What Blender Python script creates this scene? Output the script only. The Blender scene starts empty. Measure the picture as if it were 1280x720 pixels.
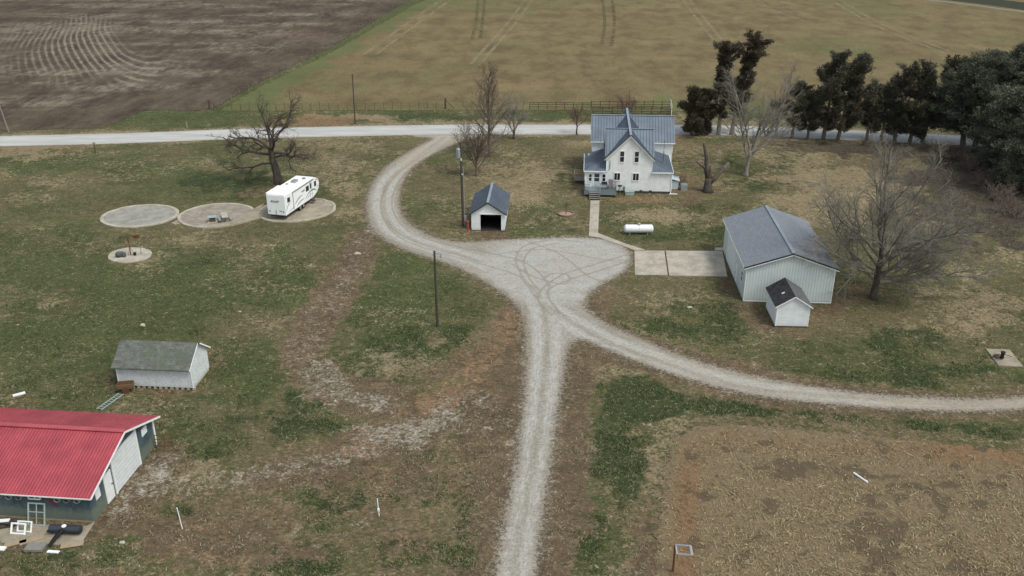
import bpy, bmesh, math, random
import numpy as np
from mathutils import Vector, Matrix, Euler
R = math.radians
scene = bpy.context.scene
COL = scene.collection
rnd = random.Random(7)
nrs = np.random.RandomState(11)

# ------------------------------------------------------------------ camera
F, YH, CH = 1150.0, -150.0, 40.0
PIT = math.atan((360 - YH) / F)
cp, sp = math.cos(PIT), math.sin(PIT)

def W(px, py, z=0.0):
    """survey helper: where a line of sight of the photograph meets height z"""
    u = (px - 640) / F; v = -(py - 360) / F
    dy = cp + v * sp; dz = -sp + v * cp
    t = (z - CH) / dz
    return (u * t, dy * t)

def PX(x, y, z=0.0):
    d = y * cp - (z - CH) * sp
    u = y * sp + (z - CH) * cp
    return 640 + F * x / d, 360 - F * u / d

cam_d = bpy.data.cameras.new("camera"); cam = bpy.data.objects.new("camera", cam_d)
COL.objects.link(cam); scene.camera = cam
cam.location = (0, 0, CH)
cam.rotation_euler = (math.pi / 2 - PIT, 0, 0)
cam_d.sensor_width = 36; cam_d.lens = F / 1280 * 36
cam_d.clip_end = 5000; cam_d.clip_start = 0.5

# ------------------------------------------------------------------ world
SUN_EL, SUN_AZ = R(56), R(128)      # azimuth clockwise from +Y
w = bpy.data.worlds.new("World"); scene.world = w; w.use_nodes = True
nt = w.node_tree
sky = nt.nodes.new('ShaderNodeTexSky'); sky.sky_type = 'NISHITA'; sky.sun_disc = False
sky.sun_elevation = SUN_EL; sky.sun_rotation = SUN_AZ
sky.air_density = 1.3; sky.dust_density = 2.5; sky.ozone_density = 1.2
hsv = nt.nodes.new('ShaderNodeHueSaturation'); hsv.inputs['Saturation'].default_value = 0.5
nt.links.new(sky.outputs[0], hsv.inputs['Color'])
tn_ = nt.nodes.new('ShaderNodeMix'); tn_.data_type = 'RGBA'; tn_.blend_type = 'MULTIPLY'; tn_.inputs[0].default_value = 1; tn_.inputs[7].default_value = (.965, 1.0, .985, 1)
nt.links.new(hsv.outputs[0], tn_.inputs[6]); nt.links.new(tn_.outputs[2], nt.nodes['Background'].inputs[0])
nt.nodes['Background'].inputs[1].default_value = 0.166
sd = bpy.data.lights.new("sun", 'SUN'); sd.energy = 1.9; sd.angle = R(16); sd.color = (1, .975, .89)
sun = bpy.data.objects.new("sun", sd); COL.objects.link(sun)
sdir = Vector((math.sin(SUN_AZ) * math.cos(SUN_EL), math.cos(SUN_AZ) * math.cos(SUN_EL), math.sin(SUN_EL)))
sun.rotation_euler = sdir.to_track_quat('Z', 'Y').to_euler()
scene.view_settings.view_transform = 'Standard'; scene.view_settings.look = 'None'
scene.view_settings.exposure = 0; scene.view_settings.gamma = 1

# ------------------------------------------------------------------ node helper
class NB:
    def __init__(s, name, rough=0.8, spec=0.3, metal=0.0):
        s.m = bpy.data.materials.new(name); s.m.use_nodes = True
        s.t = s.m.node_tree; s.b = s.t.nodes['Principled BSDF']
        s.b.inputs['Roughness'].default_value = rough
        s.b.inputs['Specular IOR Level'].default_value = spec
        s.b.inputs['Metallic'].default_value = metal
        s.tc = s.t.nodes.new('ShaderNodeTexCoord')
    def n(s, typ, **k):
        x = s.t.nodes.new(typ)
        for a, b in k.items(): setattr(x, a, b)
        return x
    def put(s, inp, v):
        if isinstance(v, bpy.types.NodeSocket): s.t.links.new(v, inp)
        elif isinstance(v, tuple) and len(v) == 3 and inp.type == 'RGBA': inp.default_value = (*v, 1)
        else: inp.default_value = v
    def math(s, op, a, b=0.0, c=None, clamp=False):
        x = s.n('ShaderNodeMath', operation=op, use_clamp=clamp)
        s.put(x.inputs[0], a); s.put(x.inputs[1], b)
        if c is not None: s.put(x.inputs[2], c)
        return x.outputs[0]
    def mix(s, f, a, b, mode='MIX'):
        x = s.n('ShaderNodeMix', data_type='RGBA', blend_type=mode)
        s.put(x.inputs[0], f); s.put(x.inputs[6], a); s.put(x.inputs[7], b)
        return x.outputs[2]
    def step(s, v, lo, hi, a=0.0, b=1.0):
        x = s.n('ShaderNodeMapRange', interpolation_type='SMOOTHSTEP')
        s.put(x.inputs[0], v); s.put(x.inputs[1], lo); s.put(x.inputs[2], hi); s.put(x.inputs[3], a); s.put(x.inputs[4], b)
        return x.outputs[0]
    def noise(s, scale, detail=3, rough=.55, vec=None, dist=0.0, stretch=None):
        x = s.n('ShaderNodeTexNoise'); s.put(x.inputs['Scale'], scale); s.put(x.inputs['Detail'], detail)
        s.put(x.inputs['Roughness'], rough); s.put(x.inputs['Distortion'], dist)
        v = vec or s.tc.outputs['Object']
        if stretch:
            mp = s.n('ShaderNodeMapping'); mp.inputs['Scale'].default_value = stretch
            s.t.links.new(v, mp.inputs[0]); v = mp.outputs[0]
        s.t.links.new(v, x.inputs['Vector'])
        return x.outputs['Fac']
    def vor(s, scale, feature='F1', out='Distance', vec=None):
        x = s.n('ShaderNodeTexVoronoi', feature=feature); s.put(x.inputs['Scale'], scale)
        s.t.links.new(vec or s.tc.outputs['Object'], x.inputs['Vector'])
        return x.outputs[out]
    def attr(s, name):
        x = s.n('ShaderNodeAttribute', attribute_name=name)
        return x
    def sep(s, c):
        x = s.n('ShaderNodeSeparateColor'); s.t.links.new(c, x.inputs[0]); return x.outputs
    def xyz(s, v=None):
        x = s.n('ShaderNodeSeparateXYZ'); s.t.links.new(v or s.tc.outputs['Object'], x.inputs[0]); return x.outputs
    def bump(s, h, strength=.5, dist=.05):
        x = s.n('ShaderNodeBump'); s.put(x.inputs['Strength'], strength); s.put(x.inputs['Distance'], dist)
        s.t.links.new(h, x.inputs['Height']); s.t.links.new(x.outputs[0], s.b.inputs['Normal'])
    def color(s, c): s.put(s.b.inputs['Base Color'], c)
    def alpha(s, a): s.put(s.b.inputs['Alpha'], a)

def plain(name, c, rough=.6, spec=.3, metal=0.0, var=.25, scale=3.0, dirt=(.12, .1, .08), dirtamt=.15):
    b = NB(name, rough, spec, metal)
    n = b.noise(scale, 5, .6); n2 = b.noise(scale * 9, 3, .6)
    col = b.mix(b.step(n, .3, .75), tuple(x * (1 - var * .6) for x in c), tuple(min(1, x * (1 + var * .4)) for x in c))
    col = b.mix(b.math('MULTIPLY', b.step(n2, .52, .72), dirtamt), col, dirt)
    b.color(col); b.bump(n2, .15, .02)
    return b.m

def lap_siding(name, c, pitch=.13, chip=.0, dirtz=.6):
    b = NB(name, .75, .25)
    z = b.xyz()[2]
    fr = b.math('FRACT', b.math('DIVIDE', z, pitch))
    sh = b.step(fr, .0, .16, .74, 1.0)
    n = b.noise(1.3, 5, .6); n2 = b.noise(14, 3, .6, stretch=(.35, .35, 2.5))
    col = b.mix(b.step(n, .35, .7), c, tuple(x * .86 for x in c))
    col = b.mix(b.step(n2, .66 - chip * .12, .74 - chip * .1, 0, .25 + .5 * chip), col, (.17, .16, .15))
    col = b.mix(b.math('MULTIPLY', b.step(b.math('ADD', z, b.math('MULTIPLY', n, .5)), .2, .2 + dirtz, .35, 0), 1.0), col, (.22, .2, .16))
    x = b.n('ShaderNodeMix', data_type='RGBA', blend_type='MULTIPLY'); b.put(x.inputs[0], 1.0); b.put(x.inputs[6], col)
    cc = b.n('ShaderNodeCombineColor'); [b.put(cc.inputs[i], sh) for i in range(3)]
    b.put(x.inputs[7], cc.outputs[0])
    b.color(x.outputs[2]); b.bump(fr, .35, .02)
    return b.m

def shingle(name, c1, c2, mortar, moss=None, wear=.3, sx=3.2, sy=7):
    b = NB(name, .9, .15)
    br = b.n('ShaderNodeTexBrick'); b.t.links.new(b.tc.outputs['UV'], br.inputs['Vector'])
    b.put(br.inputs['Color1'], c1); b.put(br.inputs['Color2'], c2); b.put(br.inputs['Mortar'], mortar)
    br.inputs['Scale'].default_value = 1; br.inputs['Brick Width'].default_value = 1 / sx; br.inputs['Row Height'].default_value = 1 / sy
    br.inputs['Mortar Size'].default_value = .012; br.inputs['Bias'].default_value = -.1
    n = b.noise(2.2, 6, .7); n2 = b.noise(17, 3, .6); n3 = b.noise(.8, 3, .5)
    col = b.mix(b.step(n, .35, .7, 0, wear), br.outputs[0], tuple(x * 1.7 for x in c2))
    col = b.mix(b.step(n2, .55, .75, 0, wear * .9), col, tuple(x * .45 for x in c1))
    if moss: col = b.mix(b.step(n3, .4, .65, 0, .7), col, moss)
    b.color(col); b.bump(br.outputs[1], -.3, .02)
    return b.m

def metal_roof(name, c, rough=.42, var=.14):
    b = NB(name, rough, .45)
    n = b.noise(.5, 4, .6); n2 = b.noise(9, 4, .6, stretch=(1, .15, 1)); n3 = b.noise(3.5, 3, .6)
    col = b.mix(b.step(n, .3, .7), tuple(x * (1 - var) for x in c), tuple(x * (1 + var) for x in c))
    col = b.mix(b.step(n2, .5, .8, 0, .35), col, tuple(x * .55 for x in c))
    col = b.mix(b.step(n3, .6, .8, 0, .22), col, (.32, .3, .28))
    sh_ = b.math('FRACT', b.math('MULTIPLY', b.math('FLOOR', b.math('MULTIPLY', b.xyz()[0], 1.0 / .94)), .618)); col = b.mix(b.math('MULTIPLY', sh_, .22), col, tuple(x * .55 for x in c))
    b.color(col); b.put(b.b.inputs['Roughness'], b.step(n3, .3, .7, rough - .08, rough + .15))
    return b.m

def bark(name, c1, c2, scale=5):
    b = NB(name, .95, .1)
    n = b.noise(scale, 5, .65, stretch=(1, 1, .3)); n2 = b.noise(.8, 2, .5)
    col = b.mix(b.step(n, .35, .65), c1, c2)
    col = b.mix(b.step(n2, .4, .7, 0, .5), col, tuple(x * .6 for x in c1))
    b.color(col); b.bump(n, .5, .04)
    return b.m

def leafmat(name, c1, c2, rough=.85, attr='tint'):
    b = NB(name, rough, .15)
    a = b.attr(attr)
    col = b.mix(b.sep(a.outputs[0])[0], c1, c2)
    col = b.mix(b.math('MULTIPLY', b.sep(a.outputs[0])[1], .9), col, (.13, .085, .045))
    b.color(col)
    b.put(b.b.inputs['Subsurface Weight'], 0.0)
    return b.m

# ------------------------------------------------------------------ mesh builder
class MB:
    def __init__(s, ribslot=None): s.v = []; s.f = []; s.uv = []; s.mi = []; s.cur = 0; s.ribslot = ribslot
    def add(s, vs, fs, uvs=None):
        o = len(s.v); s.v += [tuple(v) for v in vs]
        for i, f in enumerate(fs):
            s.f.append(tuple(o + k for k in f)); s.mi.append(s.cur)
            s.uv.append(uvs[i] if uvs else None)
        return s
    def box(s, c, d, rz=0.0, rx=0.0, ry=0.0):
        x, y, z = d[0] / 2, d[1] / 2, d[2] / 2
        m = Euler((rx, ry, rz)).to_matrix(); c = Vector(c)
        vs = [c + m @ Vector(q) for q in ((-x, -y, -z), (x, -y, -z), (x, y, -z), (-x, y, -z), (-x, -y, z), (x, -y, z), (x, y, z), (-x, y, z))]
        return s.add(vs, [(0, 3, 2, 1), (4, 5, 6, 7), (0, 1, 5, 4), (1, 2, 6, 5), (2, 3, 7, 6), (3, 0, 4, 7)])
    def b2(s, x0, x1, y0, y1, z0, z1):
        return s.box(((x0 + x1) / 2, (y0 + y1) / 2, (z0 + z1) / 2), (abs(x1 - x0), abs(y1 - y0), abs(z1 - z0)))
    def bar(s, a, b, wd, ht, up=(0, 0, 1)):
        a = Vector(a); b = Vector(b); d = (b - a).normalized()
        u = Vector(up)
        sd_ = d.cross(u)
        if sd_.length < 1e-4: sd_ = d.cross(Vector((1, 0, 0)))
        sd_.normalize(); u = sd_.cross(d).normalized()
        o = [sd_ * sx * wd / 2 + u * sz * ht / 2 for sx, sz in ((-1, -1), (1, -1), (1, 1), (-1, 1))]
        vs = [a + q for q in o] + [b + q for q in o]
        return s.add(vs, [(0, 1, 2, 3), (7, 6, 5, 4), (0, 4, 5, 1), (1, 5, 6, 2), (2, 6, 7, 3), (3, 7, 4, 0)])
    def tube(s, pts, rs, n=8, cap=True):
        pts = [Vector(p) for p in pts]
        if not hasattr(rs, '__len__'): rs = [rs] * len(pts)
        rings = []; prev = None
        for i, p in enumerate(pts):
            d = (pts[min(i + 1, len(pts) - 1)] - pts[max(i - 1, 0)])
            if d.length < 1e-6: d = Vector((0, 0, 1))
            d.normalize()
            if prev is None:
                a = d.orthogonal().normalized()
            else:
                a = (prev - d * prev.dot(d))
                a = a.normalized() if a.length > 1e-5 else d.orthogonal().normalized()
            prev = a; b = d.cross(a)
            rings.append([p + (a * math.cos(2 * math.pi * k / n) + b * math.sin(2 * math.pi * k / n)) * rs[i] for k in range(n)])
        vs = [q for r in rings for q in r]; fs = []
        for i in range(len(pts) - 1):
            for k in range(n):
                k2 = (k + 1) % n
                fs.append((i * n + k, i * n + k2, (i + 1) * n + k2, (i + 1) * n + k))
        if cap:
            fs.append(tuple(range(n - 1, -1, -1))); o = (len(pts) - 1) * n; fs.append(tuple(o + k for k in range(n)))
        return s.add(vs, fs)
    def prism(s, poly, axis, a, b):
        """extrude 2D polygon; axis 'x': poly=(y,z); 'y': poly=(x,z); 'z': poly=(x,y)"""
        mk = {'x': lambda p, t: (t, p[0], p[1]), 'y': lambda p, t: (p[0], t, p[1]), 'z': lambda p, t: (p[0], p[1], t)}[axis]
        n = len(poly); vs = [mk(p, a) for p in poly] + [mk(p, b) for p in poly]
        fs = [tuple(range(n)), tuple(range(2 * n - 1, n - 1, -1))] + [(i, n + i, n + (i + 1) % n, (i + 1) % n) for i in range(n)]
        return s.add(vs, fs)
    def ico(s, c, r, sc=(1, 1, 1), seed=0, jit=.15, sub=2):
        bm = bmesh.new(); bmesh.ops.create_icosphere(bm, subdivisions=sub, radius=1)
        q = random.Random(seed)
        vs = [Vector((v.co.x * sc[0], v.co.y * sc[1], v.co.z * sc[2])) * r * (1 + q.uniform(-jit, jit)) + Vector(c) for v in bm.verts]
        fs = [tuple(v.index for v in f.verts) for f in bm.faces]; bm.free()
        return s.add(vs, fs)
    def roof(s, poly, ribdir=None, th=.07, rib=.45, rw=.07, rh=.05):
        """planar roof polygon (3D pts, upper face) with thickness and optional raised seams; uv in metres"""
        P = [Vector(p) for p in poly]
        nrm = (P[1] - P[0]).cross(P[2] - P[0]).normalized()
        if nrm.z < 0: P.reverse(); nrm = -nrm
        dn = Vector((nrm.x, nrm.y, 0)).normalized() if nrm.xy.length > 1e-5 else Vector((0, -1, 0))
        slope = (dn - nrm * dn.dot(nrm)).normalized()
        al = nrm.cross(slope).normalized()
        uv = lambda p: ((p).dot(al), (p).dot(slope))
        n = len(P); lo = [p - Vector((0, 0, th)) for p in P]
        s.add(P + lo, [tuple(range(n)), tuple(range(2 * n - 1, n - 1, -1))] + [(i, n + i, n + (i + 1) % n, (i + 1) % n) for i in range(n)],
              [[uv(p) for p in P], [uv(p) for p in reversed(P)]] + [[(0, 0)] * 4] * n)
        if ribdir is not None:
            uvs = [uv(p) for p in P]
            umin = min(u for u, _ in uvs); umax = max(u for u, _ in uvs)
            o = P[0] - al * uvs[0][0] - slope * uvs[0][1]
            k = umin + rib / 2; keep_ = s.cur
            if s.ribslot is not None: s.cur = s.ribslot
            while k < umax:
                xs = []
                for i in range(n):
                    (u0, v0), (u1, v1) = uvs[i], uvs[(i + 1) % n]
                    if (u0 - k) * (u1 - k) < 0: xs.append(v0 + (v1 - v0) * (k - u0) / (u1 - u0))
                if len(xs) >= 2:
                    a, b = min(xs), max(xs)
                    if b - a > .1:
                        s.bar(o + al * k + slope * a + nrm * rh / 2.5, o + al * k + slope * b + nrm * rh / 2.5, rw, rh, nrm)
                k += rib
            s.cur = keep_
        return s
    def build(s, name, mat, parent=None, smooth=False):
        me = bpy.data.meshes.new(name); me.from_pydata(s.v, [], s.f)
        mats = mat if isinstance(mat, (list, tuple)) else [mat]
        for m in mats: me.materials.append(m)
        if len(mats) > 1: me.polygons.foreach_set('material_index', s.mi)
        if any(u is not None for u in s.uv):
            l = me.uv_layers.new(name='UVMap'); i = 0
            flat = []
            for f, u in zip(s.f, s.uv):
                flat += [c for q in (u if u else [(0, 0)] * len(f)) for c in q]
            l.data.foreach_set('uv', flat)
        if smooth: me.polygons.foreach_set('use_smooth', [True] * len(me.polygons))
        me.validate(); me.update()
        o = bpy.data.objects.new(name, me); COL.objects.link(o)
        if parent is not None: o.parent = parent
        return o

def tag(o, label=None, cat=None, group=None, kind=None):
    if label: o['label'] = label
    if cat: o['category'] = cat
    if group: o['group'] = group
    if kind: o['kind'] = kind
    return o
def thing(name, label, cat, loc=(0, 0, 0), rz=0.0, group=None):
    o = bpy.data.objects.new(name, None); COL.objects.link(o)
    o.empty_display_size = .3
    o.location = loc if len(loc) == 3 else (*loc, 0); o.rotation_euler = (0, 0, rz)
    return tag(o, label, cat, group)
def place(o, loc, rz=0.0):
    o.location = loc if len(loc) == 3 else (*loc, 0); o.rotation_euler = (0, 0, rz); return o
def copy_tree(o, parent=None):
    c = o.copy(); COL.objects.link(c)
    if parent: c.parent = parent
    for ch in [x for x in bpy.data.objects if x.parent == o]: copy_tree(ch, c)
    return c
def np_mesh(name, verts, faces, mat, attrs=None, parent=None, smooth=False):
    """verts (n,3), faces (m,k) uniform polygon size"""
    me = bpy.data.meshes.new(name)
    k = faces.shape[1]
    me.vertices.add(len(verts)); me.vertices.foreach_set('co', verts.astype(np.float32).ravel())
    me.loops.add(faces.size); me.loops.foreach_set('vertex_index', faces.astype(np.int32).ravel())
    me.polygons.add(len(faces)); me.polygons.foreach_set('loop_start', np.arange(0, faces.size, k, dtype=np.int32))
    if smooth: me.polygons.foreach_set('use_smooth', np.ones(len(faces), dtype=bool))
    me.update(calc_edges=True)
    for an, a in (attrs or {}).items():
        if a.ndim == 1:
            at = me.attributes.new(an, 'FLOAT', 'POINT'); at.data.foreach_set('value', a.astype(np.float32))
        else:
            at = me.attributes.new(an, 'FLOAT_COLOR', 'POINT')
            c = np.ones((len(verts), 4), np.float32); c[:, :a.shape[1]] = a; at.data.foreach_set('color', c.ravel())
    me.materials.append(mat)
    o = bpy.data.objects.new(name, me); COL.objects.link(o)
    if parent: o.parent = parent
    return o

# ------------------------------------------------------------------ numpy noise / distance
def vnoise(x, y, seed=0):
    xi = np.floor(x).astype(np.int64); yi = np.floor(y).astype(np.int64); fx = x - xi; fy = y - yi
    def h(a, b):
        n = (a * 374761393 + b * 668265263 + seed * 1442695041) & 0xffffffff
        n = ((n ^ (n >> 13)) * 1274126177) & 0xffffffff
        return ((n ^ (n >> 16)) & 0xffff) / 65535.0
    u = fx * fx * (3 - 2 * fx); v = fy * fy * (3 - 2 * fy)
    return (h(xi, yi) * (1 - u) + h(xi + 1, yi) * u) * (1 - v) + (h(xi, yi + 1) * (1 - u) + h(xi + 1, yi + 1) * u) * v
def fbm(x, y, seed=0, oct=4):
    a = 0; amp = .5; t = 0
    for i in range(oct):
        a = a + vnoise(x * 2 ** i, y * 2 ** i, seed + i * 7) * amp; t += amp; amp *= .55
    return a / t
def poly_coords(x, y, pts):
    """nearest-segment signed lateral offset and running length along a polyline"""
    best = np.full(x.shape, 1e9); lat = np.zeros(x.shape); lon = np.zeros(x.shape); run = 0.0
    for (x0, y0), (x1, y1) in zip(pts[:-1], pts[1:]):
        dx, dy = x1 - x0, y1 - y0; L = math.hypot(dx, dy) + 1e-9
        t = np.clip(((x - x0) * dx + (y - y0) * dy) / (L * L), 0, 1)
        d = np.hypot(x - x0 - t * dx, y - y0 - t * dy); sg = np.sign((x - x0) * -dy + (y - y0) * dx)
        k = d < best; best = np.where(k, d, best); lat = np.where(k, d * sg, lat); lon = np.where(k, run + t * L, lon); run += L
    return lat, lon
def ss(x, a, b):
    t = np.clip((x - a) / (b - a), 0, 1); return t * t * (3 - 2 * t)
def seg_dist(x, y, pts):
    d = np.full(x.shape, 1e9)
    for (x0, y0), (x1, y1) in zip(pts[:-1], pts[1:]):
        dx, dy = x1 - x0, y1 - y0; L = dx * dx + dy * dy + 1e-12
        t = np.clip(((x - x0) * dx + (y - y0) * dy) / L, 0, 1)
        d = np.minimum(d, np.hypot(x - x0 - t * dx, y - y0 - t * dy))
    return d
def poly_sd(x, y, pts):
    """signed distance, positive inside"""
    d = seg_dist(x, y, list(pts) + [pts[0]]); ins = np.zeros(x.shape, bool)
    for (x0, y0), (x1, y1) in zip(pts, list(pts[1:]) + [pts[0]]):
        c = ((y0 > y) != (y1 > y)) & (x < (x1 - x0) * (y - y0) / (y1 - y0 + 1e-12) + x0)
        ins ^= c
    return np.where(ins, d, -d)
def smooth_poly(pts, closed=False, k=6):
    out = []; n = len(pts)
    rng = range(n if closed else n - 1)
    for i in rng:
        g = lambda j: pts[j % n] if closed else pts[max(0, min(n - 1, j))]
        p0, p1, p2, p3 = g(i - 1), g(i), g(i + 1), g(i + 2)
        for q in range(k):
            t = q / k
            out.append(tuple(.5 * ((2 * p1[a]) + (-p0[a] + p2[a]) * t + (2 * p0[a] - 5 * p1[a] + 4 * p2[a] - p3[a]) * t * t + (-p0[a] + 3 * p1[a] - 3 * p2[a] + p3[a]) * t ** 3) for a in (0, 1)))
    if not closed: out.append(pts[-1])
    return out
def Wl(pts, z=0): return [W(a, b, z) for a, b in pts]
# ================================================================== GROUND PAINT
drive_px = [(516, 171), (538, 173), (530, 178), (512, 188), (488, 203), (470, 220), (459, 240), (456, 262), (462, 284), (478, 299), (502, 312), (535, 323), (570, 335), (600, 350), (625, 366), (643, 382), (653, 402), (655, 440), (653, 490), (648, 540), (640, 590), (630, 640), (618, 700), (608, 780), (590, 900), (684, 900), (670, 780), (674, 710), (681, 650), (690, 590), (698, 530), (706, 480), (712, 440), (724, 426), (748, 434), (790, 451), (840, 469), (900, 486), (960, 498), (1020, 505), (1090, 511), (1170, 515), (1240, 515), (1340, 510), (1500, 503), (1720, 488), (1720, 466), (1500, 482), (1340, 491), (1240, 497), (1170, 496), (1100, 492), (1030, 484), (960, 472), (900, 458), (850, 442), (800, 422), (755, 401), (735, 385), (738, 368), (757, 355), (778, 343), (790, 330), (789, 316), (776, 304), (752, 298), (715, 296), (670, 297), (625, 299), (585, 302), (552, 298), (525, 287), (507, 272), (501, 254), (504, 233), (514, 214), (534, 198), (558, 186), (578, 177), (604, 170), (600, 167), (520, 167)]
drive_w = smooth_poly(Wl(drive_px), True, 3)
road_c = smooth_poly(Wl([(-420, 190), (-150, 181.5), (0, 176.5), (150, 173), (300, 167.3), (450, 163.8), (575, 161.8), (640, 161.8), (760, 161.8), (850, 162), (930, 163.5), (1000, 166.3), (1100, 170.5), (1200, 175.5), (1300, 181), (1500, 193)]), False, 4)
bare_track = Wl([(460, 292), (448, 318), (432, 348), (412, 375), (393, 400), (378, 430), (385, 458), (412, 480), (445, 497), (480, 505)])
orange_track = Wl([(655, 395), (632, 415), (606, 442), (580, 478), (548, 508), (510, 532), (476, 552), (452, 560)])
grav_track = Wl([(560, 520), (500, 540), (455, 562), (400, 575), (350, 588), (300, 598), (250, 604), (205, 604)])
barn_apron = Wl([(205, 575), (180, 600), (165, 622), (150, 640)])
stubble_px = [(868, 531), (930, 530), (1000, 535), (1090, 543), (1180, 552), (1290, 566), (1450, 585), (1500, 820), (780, 830), (812, 720), (822, 650), (832, 590), (842, 552)]
stubble_w = Wl(stubble_px)
circ = lambda cx, cy, rx, ry: [(cx, cy, rx, ry)]
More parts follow.
